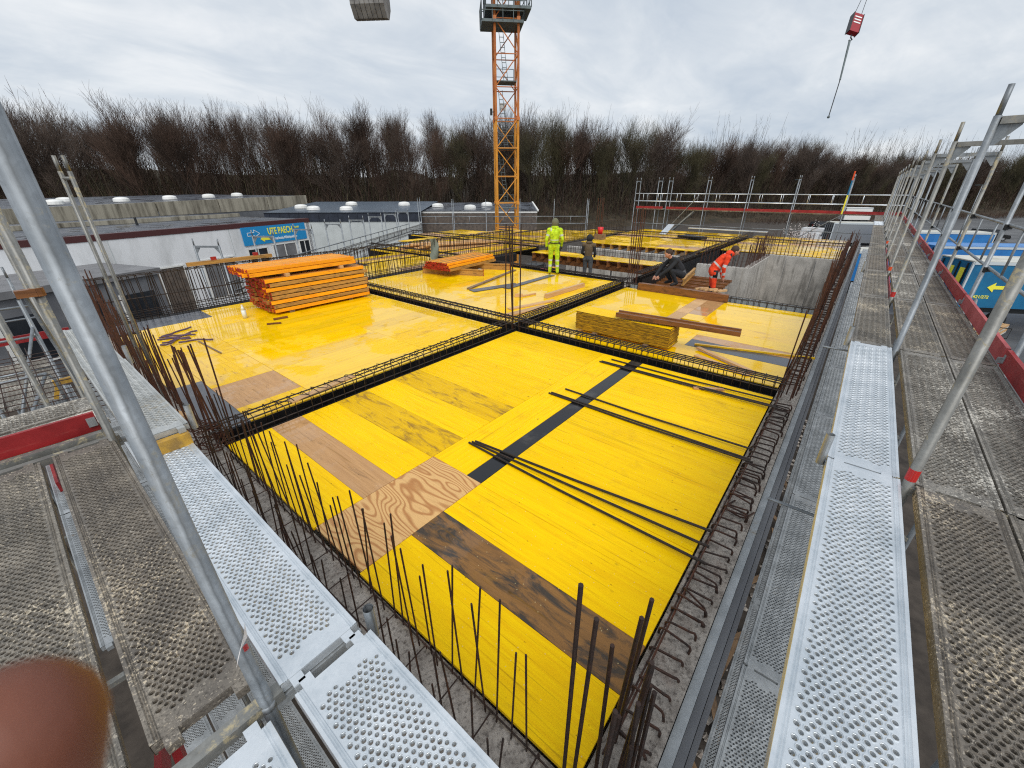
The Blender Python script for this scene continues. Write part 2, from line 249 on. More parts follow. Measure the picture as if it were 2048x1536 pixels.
# ------------------------------------------------------------------ builders
class MB:
    def __init__(s): s.v = []; s.f = []; s.mi = []; s.mt = []
    def _m(s, m):
        if m is None: return 0
        if m not in s.mt: s.mt.append(m)
        return s.mt.index(m)
    def add(s, vs, fs, m=None):
        b = len(s.v); s.v += [tuple(q) for q in vs]; k = s._m(m)
        for f in fs: s.f.append(tuple(b+i for i in f)); s.mi.append(k)
        return s
    def box(s, c, d, rz=0., m=None, M=None):
        x, y, z = d[0]/2, d[1]/2, d[2]/2; cs, sn = math.cos(rz), math.sin(rz); V = []
        for i, j, k in ((-1,-1,-1),(1,-1,-1),(1,1,-1),(-1,1,-1),(-1,-1,1),(1,-1,1),(1,1,1),(-1,1,1)):
            p = Vector((i*x, j*y, k*z))
            p = (M @ p) if M else Vector((p.x*cs-p.y*sn, p.x*sn+p.y*cs, p.z))
            V.append((c[0]+p.x, c[1]+p.y, c[2]+p.z))
        return s.add(V, ((0,3,2,1),(4,5,6,7),(0,1,5,4),(1,2,6,5),(2,3,7,6),(3,0,4,7)), m)
    def bar(s, a, b, w, h, m=None, up=(0, 0, 1)):
        """square bar from a to b, w across, h along up"""
        a, b = Vector(a), Vector(b); d = b-a; L = d.length; d.normalize(); u = Vector(up)
        if abs(d.dot(u)) > .98: u = Vector((1, 0, 0))
        sd = d.cross(u).normalized(); u = sd.cross(d); M = Matrix((d, sd, u)).transposed()
        return s.box((a+b)/2, (L, w, h), 0, m, M)
    def tube(s, a, b, r, n=6, r2=None, m=None, cap=True):
        a, b = Vector(a), Vector(b); d = (b-a).normalized(); u = Vector((0, 0, 1)) if abs(d.z) < .9 else Vector((1, 0, 0))
        x = d.cross(u).normalized(); y = d.cross(x); r2 = r if r2 is None else r2; V = []
        for p, q in ((a, r), (b, r2)):
            for i in range(n):
                t = 2*PI*i/n; V.append(p+x*(q*math.cos(t))+y*(q*math.sin(t)))
        F = [(i, (i+1) % n, n+(i+1) % n, n+i) for i in range(n)]
        if cap: F += [tuple(range(n))[::-1], tuple(range(n, 2*n))]
        return s.add(V, F, m)
    def path(s, pts, r, n=5, m=None, closed=False):
        pts = [Vector(p) for p in pts]; N = len(pts); V = []
        for i, p in enumerate(pts):
            a = pts[i-1] if (i or closed) else p; b = pts[(i+1) % N] if (i < N-1 or closed) else p
            d = (b-a).normalized(); u = Vector((.13, .2, .97)) if abs(d.z) < .9 else Vector((1, .1, 0))
            x = d.cross(u).normalized(); y = d.cross(x)
            for k in range(n):
                t = 2*PI*k/n; V.append(p+x*(r*math.cos(t))+y*(r*math.sin(t)))
        F = []
        for i in range(N if closed else N-1):
            j = (i+1) % N
            for k in range(n): F.append((i*n+k, i*n+(k+1) % n, j*n+(k+1) % n, j*n+k))
        if not closed: F += [tuple(range(n))[::-1], tuple((N-1)*n+k for k in range(n))]
        return s.add(V, F, m)
    def ball(s, c, r, n=8, m=None, sq=(1, 1, 1), half=False):
        V = []; F = []; K = n//2
        for i in range(K+1):
            th = (PI/2 if half else PI)*i/K
            for k in range(n):
                ph = 2*PI*k/n; V.append((c[0]+r*sq[0]*math.sin(th)*math.cos(ph), c[1]+r*sq[1]*math.sin(th)*math.sin(ph), c[2]+r*sq[2]*math.cos(th)))
        for i in range(K):
            for k in range(n): F.append((i*n+k, (i+1)*n+k, (i+1)*n+(k+1) % n, i*n+(k+1) % n))
        return s.add(V, F, m)
    def prism(s, poly, h0, h1, m=None):
        """vertical extrusion of a 2-D polygon (counter-clockwise)"""
        n = len(poly); V = [(x, y, h0) for x, y in poly]+[(x, y, h1) for x, y in poly]
        return s.add(V, [tuple(range(n))[::-1], tuple(range(n, 2*n))]+[(i, (i+1) % n, n+(i+1) % n, n+i) for i in range(n)], m)
    def mesh(s, name, mat=None, smooth=False):
        me = bpy.data.meshes.new(name); me.from_pydata(s.v, [], s.f)
        for k in (s.mt or [mat]):
            if k: me.materials.append(MAT[k])
        if s.mt: me.polygons.foreach_set('material_index', s.mi)
        if smooth: me.polygons.foreach_set('use_smooth', [True]*len(s.f))
        me.update(); return me
    def build(s, name, mat=None, parent=None, smooth=False):
        return put(name, s.mesh(name, mat, smooth), parent, world=True)
def put(name, me, parent=None, loc=(0, 0, 0), rot=None, mat=None, world=False, sc_=None):
    """link a mesh object; loc is a world position (a parent never carries a rotation here)"""
    o = bpy.data.objects.new(name, me); COL.objects.link(o); L = Vector(loc)
    if parent is not None:
        o.parent = parent; q = parent; 
        while q is not None: L = L-q.location; q = q.parent
    o.location = L
    if rot: o.rotation_euler = rot
    if sc_: o.scale = sc_
    if mat: o.material_slots[0].link = 'OBJECT'; o.material_slots[0].material = MAT[mat]
    return o
def tag(o, label, cat, group=None, kind=None):
    if label: o['label'] = label
    if cat: o['category'] = cat
    if group: o['group'] = group
    if kind: o['kind'] = kind
    return o
def thing(name, label, cat, loc=(0, 0, 0), group=None):
    o = bpy.data.objects.new(name, None); COL.objects.link(o); o.location = loc; o.empty_display_size = .2
    return tag(o, label, cat, group)
def struct(name, mb, mat): 
    o = mb.build(name, mat); o['kind'] = 'structure'; return o
def stuff(o): o['kind'] = 'stuff'; return o
def at(x, y, dep):
    """world point at pixel (x, y) of the 2048 px photograph, dep metres along the optical axis"""
    return CAM + FW*dep + RT*((x-1024)/FPX*dep) + DN*((y-768)/FPX*dep)
G = -5.0
# ================================================================== SETTING
# ground sheet (finer near the site), asphalt yard, wooded slope behind
mb = MB(); mb.add([(-900, -900, G), (1400, -900, G), (1400, 1400, G), (-900, 1400, G)], [(0, 1, 2, 3)]); struct('ground', mb, 'ground')
mb = MB(); mb.add([(-60, -400, G+.004), (700, -400, G+.004), (700, -4.2, G+.004), (-60, -4.2, G+.004)], [(0, 1, 2, 3)])
mb.add([(36, -4.2, G+.004), (700, -4.2, G+.004), (700, -2, G+.004), (36, -1, G+.004)], [(0, 1, 2, 3)]); struct('yard_road', mb, 'asphalt')
TL = [(-60, 150), (-25, 135), (3, 117), (33, 91), (57, 70), (77, 54), (105, 38), (138, 16), (197, -30), (270, -95), (330, -160)]   # edge of the wood
mb = MB(); V = []; F = []
NRM = (.66, .75); TS = []
for (xa, ya), (xb, yb) in zip(TL[:-1], TL[1:]):
    nn = max(2, int(math.dist((xa, ya), (xb, yb))/4)); TS += [(xa+(xb-xa)*q/nn, ya+(yb-ya)*q/nn) for q in range(nn)]
for i, (x, y) in enumerate(TS):
    for k, (dd, hz) in enumerate(((-6, -.02), (0, 1.2), (8, 3.6), (22, 7.5), (45, 11.5), (160, 13))):
        V.append((x+NRM[0]*dd, y+NRM[1]*dd, G+hz+(rnd.uniform(-.5, .5) if k else 0)+(rnd.gauss(0, 1.1)-.8 if k > 2 else 0)))
    if i:
        for k in range(5): F.append(((i-1)*6+k, i*6+k, i*6+k+1, (i-1)*6+k+1))
mb.add(V, F); struct('wooded_slope', mb, 'leaf_litter')

# floor of the storey below, seen in the open pit
POLY = [(0, 0), (30.2, 0), (30.2, 12.4), (27.9, 15.4), (19.8, 25.0), (2.6, 12.5), (0, 12.4)]
mb = MB(); mb.prism(POLY, G+.01, -3.3); struct('storey_floor', mb, 'concrete')

# ================================================================== WALLS WITH STARTER BARS
def vbar(L, r=.006, n=5):
    m = MB(); m.tube((0, 0, 0), (0, 0, L), r, n); return m
ME = {}
def barmesh(L, r, mat='rebar', n=5):
    k = (round(L, 2), r, mat)
    if k not in ME: ME[k] = vbar(k[0], r, n).mesh('bar', mat)
    return ME[k]
def lean(a=.05): return (rnd.gauss(0, a), rnd.gauss(0, a), 0)

wall = thing('concrete_wall', 'concrete wall edge with rows of upright rusty starter bars along the left scaffold', 'wall', (-.16, 6, G))
mb = MB(); mb.box((-.165, 6.1, (G-.06)/2), (.33, 12.6, -.06-G)); mb.build('wall_body', 'rough_concrete', wall)
y = .30
while y < 4.62:          # inner row tall, outer row short
    put('starter_bar', barmesh(rnd.choice((.78, .88, .96, 1.04, 1.1)), .006), wall, (-.035+rnd.gauss(0, .008), y+rnd.gauss(0, .01), -.1), lean(.03))
    if rnd.random() < .9: put('starter_bar', barmesh(rnd.choice((.40, .54, .62, .72)), .006), wall, (-.235+rnd.gauss(0, .01), y+rnd.uniform(-.03, .05), -.1), lean(.04))
    y += .102
for x, z in ((-.03, -.045), (-.235, -.04)):
    put('edge_bar', MB().path([(x, .1, z), (x+.01, 1.6, z+.02), (x-.005, 3.1, z), (x, 4.7, z+.01)], .0055, 5).mesh('edge_bar', 'rebar'), wall, (0, 0, 0))
tie = MB().path([(-.245, 0, -.05), (-.24, 0, .0), (-.03, .01, .0), (-.025, .01, -.06)], .005, 5).mesh('tie', 'rebar')
for i in range(15): put('tie', tie, wall, (0, .25+i*.304+rnd.gauss(0, .02), rnd.uniform(-.02, .02)))
# beyond the first beam: dense tall rusty rows
y = 5.3
while y < 12.1:
    for x in (-.05, -.26):
        put('starter_bar', barmesh(rnd.choice((1.0, 1.1, 1.2)), .0075, 'rebar_rust'), wall, (x+rnd.gauss(0, .015), y+rnd.gauss(0, .015), -.1), lean(.035))
    y += .115

right = thing('concrete_wall', 'long concrete wall top with rebar loops beside the right scaffold', 'wall', (15, -.15, G))
mb = MB(); mb.box((15.0, -.155, (G-.05)/2), (30.6, .29, -.05-G)); mb.build('wall_body', 'rough_concrete', right)
mb = MB(); mb.box((15.0, -.335, (G-.10)/2), (30.6, .06, -.10-G)); mb.build('shutter_face', 'galv_grey', right)
mb = MB(); mb.box((15.0, -.392, (G-.2)/2), (30.6, .05, -.2-G)); mb.build('insulation_layer', 'grey_panel', right)
mb = MB(); mb.box((15.0, -.44, (G-.34)/2), (30.6, .035, -.34-G)); mb.build('outer_batten', 'grey_panel', right)
loops = []
for q in range(6):
    a = rnd.uniform(-.025, .025); h = rnd.uniform(.07, .10); wl = rnd.uniform(.095, .115); b = rnd.uniform(-.02, .02)
    m = MB().path([(0, -wl, -.10), (0, -wl, h-.035), (.004, -wl+.012, h-.01), (a*.3, -wl+.035, h), (a, wl-.035, h+.004), (a+b*.4, wl-.01, h-.012), (a+b*.6, wl, h-.04), (a+b, wl, -.10)], .0088, 6); loops.append(m.mesh('loop_bar', 'rebar'))
u = .35
while u < 30:
    if not (5.4 < u < 6.1):
        put('loop_bar', rnd.choice(loops), right, (u, -.15+rnd.gauss(0, .008), -.03), (rnd.gauss(0, .05), rnd.gauss(-.38, .12), rnd.gauss(0, .08)))
        if rnd.random() < .35: put('loop_bar', rnd.choice(loops), right, (u+.03, -.15+rnd.gauss(0, .012), -.035), (rnd.gauss(0, .08), rnd.gauss(-.5, .3), rnd.gauss(0, .2)))
    u += .118 if u < 11 else .19
for ee in (-.075,): put('edge_bar', MB().path([(.2, ee, .035), (2, ee+.006, .05), (3.8, ee-.004, .038), (5.4, ee, .045)], .007, 5).mesh('edge_bar', 'rebar_rust'), right)
put('edge_bar', MB().path([(.2, -.05, -.02), (3, -.045, -.015), (6, -.055, -.02), (11, -.05, -.02)], .0065, 5).mesh('edge_bar', 'rebar'), right)
# tall rusty wall starters further along the right edge
u = 8.6
while u < 20:
    for yy in (-.05, -.25):
        put('starter_bar', barmesh(rnd.choice((1.0, 1.15, 1.3, 1.45)), .0075, 'rebar_rust'), right, (u+rnd.gauss(0, .02), yy+rnd.gauss(0, .015), -.1), (rnd.gauss(0, .02), rnd.gauss(.05, .04), 0))
    u += .19
def bundle(label, spots, L, r=.0125, mat='rebar', la=.03, sway=(0, 0)):
    x0 = sum(p[0] for p in spots)/len(spots); y0 = sum(p[1] for p in spots)/len(spots)
    t = thing('column_rebar', label, 'rebar', (x0, y0, -.3))
    for p in spots:
        l = L*rnd.uniform(.85, 1.03) if len(p) < 3 else p[2]
        put('bar', barmesh(round(l, 2), r, mat, 7), t, (p[0], p[1], -.3), (rnd.gauss(sway[0], la), rnd.gauss(sway[1], la), 0))
    return t
bundle('thick rusty rebar cluster rising at the near corner of the deck', [(.03, .03, 1.55), (.0, .07, 1.72), (.24, -.06, 1.42), (.30, -.07, 1.44), (.14, -.17, 1.30), (.20, -.14, 1.33), (.10, -.22, 1.2), (-.03, -.13, 1.22), (.06, -.10, 1.02), (.02, -.23, .95), (.12, -.06, 1.25), (.26, -.2, 1.1), (.17, -.24, 1.15)], 1.4, .0108, 'rebar', .028)
bundle('group of tall thin rebar rising where the two near beam cages cross', [(5.62, 5.0, 2.35), (5.86, 5.0, 2.42), (5.62, 5.22, 2.42), (5.87, 5.20, 2.38), (5.74, 5.1, 2.4)], 2.3, .0135, 'rebar', .012)
bundle('pair of short bars on the far side of the beam crossing', [(5.75, 5.6, .42), (5.85, 5.62, .5), (5.66, 5.62, .4)], .4, .008)
bundle('tall dark rebar posts standing behind the crouching worker', [(12.0, 5.0, 2.5), (12.18, 5.05, 2.5), (12.0, 5.22, 2.5), (12.2, 5.24, 2.5), (12.1, 5.12, 2.5), (12.05, 5.3, 2.4)], 2.4, .014, 'rebar_rust', .01)
bundle('pair of rebar posts near the red bucket on the far deck', [(22.9, 12.2, 2.5), (23.1, 12.2, 2.5), (22.9, 12.5, 2.5), (23.1, 12.5, 2.5)], 2.4, .016, 'rebar_rust', .01)
bundle('leaning rusty bars at the right end of the second beam', [(5.62, -.02, 1.62), (5.70, -.06, 1.66), (5.78, -.03, 1.55), (5.66, -.20, 1.5), (5.80, -.22, 1.6), (5.88, -.12, 1.55), (5.92, -.24, 1.5)], 1.5, .0095, 'rebar_rust', .045, (.02, .02))
bundle('leaning fan of rusty bars at the left end of the first beam', [(-.06, 5.0, 1.5), (-.01, 5.04, 1.55), (.05, 5.08, 1.5), (.10, 5.12, 1.5), (.16, 5.2, 1.52), (.0, 5.2, 1.45), (.08, 5.28, 1.5), (-.2, 5.1, 1.4)], 1.5, .0095, 'rebar_rust', .04, (.02, -.02))
bundle('thick bars at the right wall beside the stacked yellow boards', [(11.1, -.04, 1.55), (11.2, -.1, 1.6), (11.3, -.05, 1.5), (11.2, -.22, 1.5), (11.32, -.2, 1.6)], 1.5, .0125, 'rebar_rust', .03)
bundle('cluster of bars at the left wall corner', [(-.1, 12.0, 1.5), (0, 12.1, 1.55), (.1, 12.0, 1.5), (-.15, 11.9, 1.5), (.02, 11.85, 1.45), (.12, 12.2, 1.5)], 1.5, .0095, 'rebar_rust', .045)
# tangle of bent links around the left column foot
tg = thing('column_rebar', 'tangle of bent rusty links around the left column foot', 'rebar', (-.1, 5.05, 0))
for i in range(16):
    w_, h_ = rnd.uniform(.2, .3), rnd.uniform(.2, .3); z = rnd.uniform(-.05, .25)
    m = MB().path([(-w_/2, -h_/2, 0), (w_/2, -h_/2, .01), (w_/2, h_/2, 0), (-w_/2, h_/2, .01)], .0055, 5, closed=True)
    put('link_bar', m.mesh('link_bar', 'rebar_rust'), tg, (-.1+rnd.gauss(0, .06), 5.05+rnd.gauss(0, .15), z), (rnd.gauss(0, .2), rnd.gauss(0, .2), rnd.uniform(0, 1)))

# ================================================================== FORMWORK DECK
PM = {}
def panel_mesh(L, W, T=.027):
    k = (round(L, 3), round(W, 3), T)
    if k not in PM:
        m = MB(); m.box((0, 0, -T/2), (k[0]-.003, k[1]-.003, T)); PM[k] = m.mesh('panel', 'yellow_board')
    return PM[k]
def panel(deck, u0, u1, v0, v1, mat, along=None):
    du, dv = u1-u0, v1-v0
    if along is None: along = 'u' if du > dv else 'v'
    dz = rnd.uniform(-.0022, 0)
    if along == 'u': o = put('panel', panel_mesh(du, dv), deck, ((u0+u1)/2, (v0+v1)/2, dz), (0, 0, 0), mat)
    else: o = put('panel', panel_mesh(dv, du), deck, ((u0+u1)/2, (v0+v1)/2, dz), (0, 0, PI/2), mat)
    return o
def inside(x, y):
    c = False; n = len(POLY)
    for i in range(n):
        (x1, y1), (x2, y2) = POLY[i], POLY[i-1]
        if (y1 > y) != (y2 > y) and x < (x2-x1)*(y-y1)/(y2-y1)+x1: c = not c
    return c
def steps(a, b, s):
    r = [a]
    while r[-1]+s < b-.12: r.append(r[-1]+s)
    return r+[b]
A = thing('formwork_deck', 'nearest bay of yellow formwork panels with a bare plywood infill and black strip', 'formwork deck', (2.7, 2.4, 0))
Y, W_, B_, K_ = 'yellow_board', 'yellow_board_worn', 'brown_board', 'black_film'
us = [0, .515, .895, 1.40]; us += steps(1.90, 5.54, .5)
for i in range(len(us)-1): panel(A, us[i], us[i+1], 0, 2.005, B_ if i == 1 else Y, 'v')
panel(A, .02, 1.42, 2.008, 2.755, 'fresh_plywood', 'v')
panel(A, 1.42, 5.54, 2.008, 2.215, K_, 'u'); panel(A, 1.42, 3.42, 2.218, 2.755, Y, 'u'); panel(A, 3.42, 5.54, 2.218, 2.755, Y, 'u')
us = [0, .51, .90, 1.40, 1.90, 2.40, 2.90, 3.40, 3.90, 4.40, 4.90, 5.54]
for i in range(len(us)-1): panel(A, us[i], us[i+1], 2.758, 4.85, 'pink_board' if i == 1 else (W_ if i in (3, 5) else Y), 'v')
Yw, Yp = 'yellow_board_wet', 'yellow_board_pale'
Bd = thing('formwork_deck', 'wet yellow deck bay under the big stack of timber girders', 'formwork deck', (3, 8.5, 0))
panel(Bd, .0, .41, 5.25, 7.2, 'slate_film', 'v'); panel(Bd, .0, .41, 7.2, 11.0, Yp, 'v'); panel(Bd, .0, 1.8, 11.2, 12.05, 'slate_film', 'u')
vs = steps(5.25, 11.2, .5)
for i in range(len(vs)-1):
    panel(Bd, .412, 1.33, vs[i], vs[i+1], 'pink_board' if i in (1, 2) else (Yp if i < 9 else Yw), 'u' if i > 5 else 'v')
    panel(Bd, 1.333, 3.6, vs[i], vs[i+1], Yw if i not in (3,) else Yp, 'u'); panel(Bd, 3.603, 5.54, vs[i], vs[i+1], Yp if i in (2, 4) else Yw, 'u')
panel(Bd, 1.803, 3.6, 11.2, 12.05, Yw, 'u'); panel(Bd, 3.603, 5.54, 11.2, 12.05, Yw, 'u')
Cd = thing('formwork_deck', 'yellow deck bay carrying the squared stack of yellow boards', 'formwork deck', (8.5, 2.4, 0))
us = [5.95, 6.45, 6.75]
for a, b in ((5.95, 6.45), (6.45, 6.95)): panel(Cd, a, b, 0, 2.4, Yw, 'v'); panel(Cd, a, b, 2.403, 4.85, Yw, 'v')
panel(Cd, 6.953, 7.40, 0, 1.75, 'slate_film', 'v'); panel(Cd, 7.403, 7.75, 0, 1.75, 'pink_board', 'v'); panel(Cd, 6.953, 7.75, 1.753, 2.4, Yw, 'v'); panel(Cd, 6.953, 7.75, 2.403, 4.85, Yw, 'v')
for a, b in zip(steps(7.753, 11.0, .5)[:-1], steps(7.753, 11.0, .5)[1:]):
    hole = 8.2 < (a+b)/2 < 9.0
    panel(Cd, a, b, 0, 2.0, Yw if not (8 < a < 8.3) else Yp, 'v')
    if not hole: panel(Cd, a, b, 2.003, 2.42, 'pink_board' if a > 8.9 else Yw, 'v')
    panel(Cd, a, b, 2.423, 2.72, 'timber_pale' if a > 8.2 else Yw, 'v'); panel(Cd, a, b, 2.723, 4.85, Yw, 'v')
for vv in (2.08, 2.22, 2.36): put('joist', MB().box((0, 0, 0), (1.4, .07, .1)).mesh('joist', 'girder_brown'), Cd, (8.6, vv, -.12))
Dd = thing('formwork_deck', 'wet yellow deck bay where the hi-vis worker stands among loose boards', 'formwork deck', (8.7, 8.6, 0))
vs = steps(5.3, 12.05, .5)
for i in range(len(vs)-1):
    for a, b in ((5.95, 7.9), (7.903, 9.9), (9.903, 11.55)): panel(Dd, a, b, vs[i], vs[i+1], rnd.choice((Yw, Yw, Yw, Yp)), 'u')
def far_bay(label, u0, u1, v0, v1, along='u', pale=.25, L=2.5, W=.5):
    t = thing('formwork_deck', label, 'formwork deck', ((u0+u1)/2, (v0+v1)/2, 0))
    for a, b in zip(steps(u0, u1, L if along == 'u' else W)[:-1], steps(u0, u1, L if along == 'u' else W)[1:]):
        for c, d in zip(steps(v0, v1, W if along == 'u' else L)[:-1], steps(v0, v1, W if along == 'u' else L)[1:]):
            if all(inside(x, y) for x, y in ((a, c), (b, d), (a, d), (b, c))): panel(t, a, b, c, d, rnd.choice(('pink_board', Yp)) if rnd.random() < pale else Yw, along)
    return t
far_bay('far left yellow deck bay behind the tall rebar fence', 5.95, 11.2, 12.55, 19.0)
far_bay('far yellow deck bay with a pile of pale timber near the crane', 11.6, 16.8, 12.55, 24, 'u', .35)
far_bay('distant deck bay in front of the crane mast', 17.3, 27.5, 12.7, 25, 'v', .4)
far_bay('distant yellow deck bay with girder ends showing along its near edge', 20.4, 25.0, 5.4, 12.0, 'v', .2)
far_bay('distant yellow deck bay at the foot of the far scaffold', 25.5, 30.0, 5.4, 12.3, 'v', .3)
far_bay('distant pale deck bay behind the concrete shaft wall', 21.8, 30.0, .1, 4.9, 'v', .6)
# lower table of formwork in the opening (strip on girders)
tb = thing('formwork_table', 'narrow yellow formwork table on timber girders inside the deck opening', 'formwork table', (15.9, 8.6, -.9))
for c, d in zip(steps(5.6, 11.8, 2.0)[:-1], steps(5.6, 11.8, 2.0)[1:]): put('panel', panel_mesh(d-c, .5), tb, (15.65, (c+d)/2, -.02), (0, 0, PI/2), Yw); put('panel', panel_mesh(d-c, .45), tb, (16.14, (c+d)/2, -.02), (0, 0, PI/2), Yw)

# ================================================================== TIMBER GIRDERS (H20)
def girder_mesh(L, body, h=.2):
    m = MB(); z = h/2
    for k in (-1, 1):
        m.prism([(-L/2, -.04), (L/2, -.04), (L/2, .04), (-L/2, .04)], k*z-.02, k*z+.02)
    m.box((0, 0, 0), (L, .027, h-.04)); return m.mesh('girder', body)
capm = MB(); capm.box((0, 0, .1), (.006, .084, .045)); capm.box((0, 0, -.1), (.006, .084, .045)); capm.box((0, 0, 0), (.006, .032, .155)); CAP = capm.mesh('end_cap', 'red_plastic')
GM = {}
def girder(name, label, p, rz, L=2.45, mat='girder_old', group=None, tilt=0., roll=0., caps=True, parent=None):
    k = (L, mat)
    if k not in GM: GM[k] = girder_mesh(L, mat)
    o = put(name, GM[k], parent, p, (roll, tilt, rz))
    if parent is None: tag(o, label, 'girder', group)
    if caps:
        for s_ in (-1, 1):
            c = bpy.data.objects.new('end_cap', CAP); COL.objects.link(c); c.parent = o; c.location = (s_*(L/2+.002), 0, 0)
    return o
for k in range(13): girder('joist', None, (16.0, 5.75+k*.49, -.15), 0, 1.5, 'girder_brown', caps=False, parent=tb)
for k in range(4): 
    m = MB(); m.tube((0, 0, -3.3), (0, 0, -.46), .035, 6); put('prop', m.mesh('prop', 'galv_tube'), tb, (15.9, 6+k*1.8, 0))
put('bearer', MB().box((0, 0, 0), (.08, 6.4, .2)).mesh('bearer', 'girder_brown'), tb, (15.6, 8.7, -.36)); put('bearer', bpy.data.meshes['bearer'], tb, (16.3, 8.7, -.36))
gd = bpy.data.objects['formwork_deck.007'] if 'formwork_deck.007' in bpy.data.objects else A
for k in range(13): girder('joist', None, (20.9, 5.6+k*.5, -.135), 0, 1.3, 'girder_old', caps=False, parent=gd)
# girders stacked in the opening beside the orange worker
for k in range(7):
    girder('timber_girder', 'brown girder lying beside the worker in orange, %s from the near end' % nth(k), (12.6+k*.42, 3.9, -.42+.03*k), PI/2+rnd.gauss(0, .01), 2.2, 'girder_brown', 'girders laid across the opening', roll=PI/2, caps=False)
girder('timber_girder', 'pale timber girder lying above the brown row behind the crouching worker', (14.6, 4.1, -.12), .15, 2.4, 'girder_old', None, caps=False)
# ================================================================== BEAM AND WALL CAGES
CM = {}
def cage(name, label, a, b, axis, lat, w, z0, z1, sp, r=.006, longs=((-1, 1), (0, 1), (1, 1), (-1, 0), (1, 0)), mat='rebar_dark', rl=.010, zig=False, form=True, many=300, lim=None):
    """stirrup cage running from a to b along axis 'u' or 'v' at lateral position lat"""
    mid = (a+b)/2; loc = (mid, lat, z0) if axis == 'u' else (lat, mid, z0); t = thing(name, label, 'rebar cage', loc)
    k = (w, z0, z1, r, mat)
    if k not in CM:
        h = z1-z0; c = .02
        m = MB(); m.path([(0, -w/2, c), (0, -w/2+c, 0), (0, w/2-c, 0), (0, w/2, c), (0, w/2, h-c), (0, w/2-c, h), (0, -w/2+c, h), (0, -w/2, h-c)], r, 5, closed=True)
        m.tube((0, w/2-.01, h-.005), (.015, w/2-.06, h-.06), r, 5); CM[k] = m.mesh('stirrup', mat)
    s = a+.05; rz = 0 if axis == 'u' else PI/2; rest = MB(); n = 0
    while s < b:
        j = rnd.gauss(0, .008); p = (s+j, lat+rnd.gauss(0, .004), z0) if axis == 'u' else (lat+rnd.gauss(0, .004), s+j, z0)
        if n < many and (lim is None or s < lim): put('stirrup', CM[k], t, p, (rnd.gauss(0, .02), rnd.gauss(0, .035), rz+rnd.gauss(0, .03)))
        else:
            h = z1-z0; dx, dy = (0, 1) if axis == 'u' else (1, 0)
            rest.path([(p[0]-dx*w/2, p[1]-dy*w/2, z0), (p[0]+dx*w/2, p[1]+dy*w/2, z0), (p[0]+dx*w/2, p[1]+dy*w/2, z1), (p[0]-dx*w/2, p[1]-dy*w/2, z1)], r*1.15, 3, closed=True)
        n += 1; s += sp
    if rest.v: stuff(rest.build('stirrups', mat, t))
    for (q, zf) in longs:
        z = z0+(z1-z0)*zf-(.014 if zf > .5 else -.014); y = lat+q*(w/2-.018); N = max(3, int((b-a)/2)); pts = []
        for i in range(N+1):
            s = a-.1+(b-a+.2)*i/N; jj = rnd.gauss(0, .006); pts.append((s, y+jj, z+rnd.gauss(0, .004)) if axis == 'u' else (y+jj, s, z+rnd.gauss(0, .004)))
        put('long_bar', MB().path(pts, rl, 6).mesh('long_bar', mat), t)
    if zig:
        s = a; k = 0; pts = []
        while s < b:
            q = (w/2-.02)*(1 if k % 2 else -1); z = z1+.012; pts.append((s, lat+q, z) if axis == 'u' else (lat+q, s, z)); s += sp*.8; k += 1
        put('lacing_bar', MB().path(pts, .005, 4).mesh('lacing_bar', mat), t)
    if form:      # black trough form of the beam
        for q in (-1, 1):
            m = MB(); c = lat+q*(w/2+.042); m.box((mid, c, -.235) if axis == 'u' else (c, mid, -.235), (b-a, .012, .46) if axis == 'u' else (.012, b-a, .46)); m.build('form_side', 'black_form', t)
        m = MB(); m.box((mid, lat, -.46) if axis == 'u' else (lat, mid, -.46), (b-a, w+.11, .02) if axis == 'u' else (w+.11, b-a, .02)); m.build('form_bottom', 'black_form', t)
    return t
LG = ((-1, 1), (-.4, 1), (.3, 1), (1, 1), (-1, .80), (-1, 0), (1, 0))
cage('beam_cage', 'dark beam reinforcement cage between the near bay and the girder stack bay', 0, 5.50, 'u', 5.05, .25, -.40, .205, .17, zig=True, longs=((-1, 1), (0, 1), (1, 1), (-1, .72), (-1, 0), (1, 0)))
cage('beam_cage', 'dark beam cage running right to left through the crossing beside the yellow board stack', 0, 12.0, 'v', 5.745, .26, -.40, .215, .135, longs=LG, rl=.011)
cage('beam_cage', 'dark beam cage leading from the crossing to the crouching worker', 6.0, 11.6, 'u', 5.06, .25, -.40, .19, .13, longs=LG, rl=.011)
cage('beam_cage', 'dark beam cage at the feet of the yellow hi-vis worker', 5.4, 12.0, 'v', 11.78, .26, -.40, .10, .13, longs=LG, rl=.012)
cage('beam_cage', 'far beam cage continuing past the standing rebar posts', 12.4, 29.5, 'u', 5.12, .25, -.40, .22, .16, longs=LG, many=60)
cage('beam_cage', 'cage with a pale lip along the open pit edge behind the brown girders', .1, 4.9, 'v', 11.15, .2, -.40, .12, .15, mat='rebar_dark')
pit = thing('concrete_upstand', 'low pale concrete lip at the near edge of the open pit', 'wall', (11.32, 2.4, G)); mb = MB(); mb.box((11.33, 2.4, -1.62), (.1, 4.9, 3.4)); mb.build('lip', 'grey_render', pit)
fence = cage('wall_cage', 'tall fence of dark vertical stirrups behind the girder stack', .1, 14.5, 'u', 12.28, .22, -.05, 1.02, .118, r=.009, longs=((-1, 1), (1, 1), (-1, .5), (1, .48), (-1, .2), (1, .2), (-1, .06), (1, .06), (0, .12)), rl=.010, form=False)
mb = MB(); mb.box((7.3, 12.28, -.2), (14.6, .4, .34)); mb.build('wall_head', 'black_form', fence)
cage('wall_cage', 'distant stirrup fence continuing towards the crane', 14.6, 27.0, 'u', 12.5, .22, -.05, .85, .14, r=.008, longs=((-1, 1), (1, 1), (-1, .5), (-1, .1), (1, .1)), form=False, many=90)
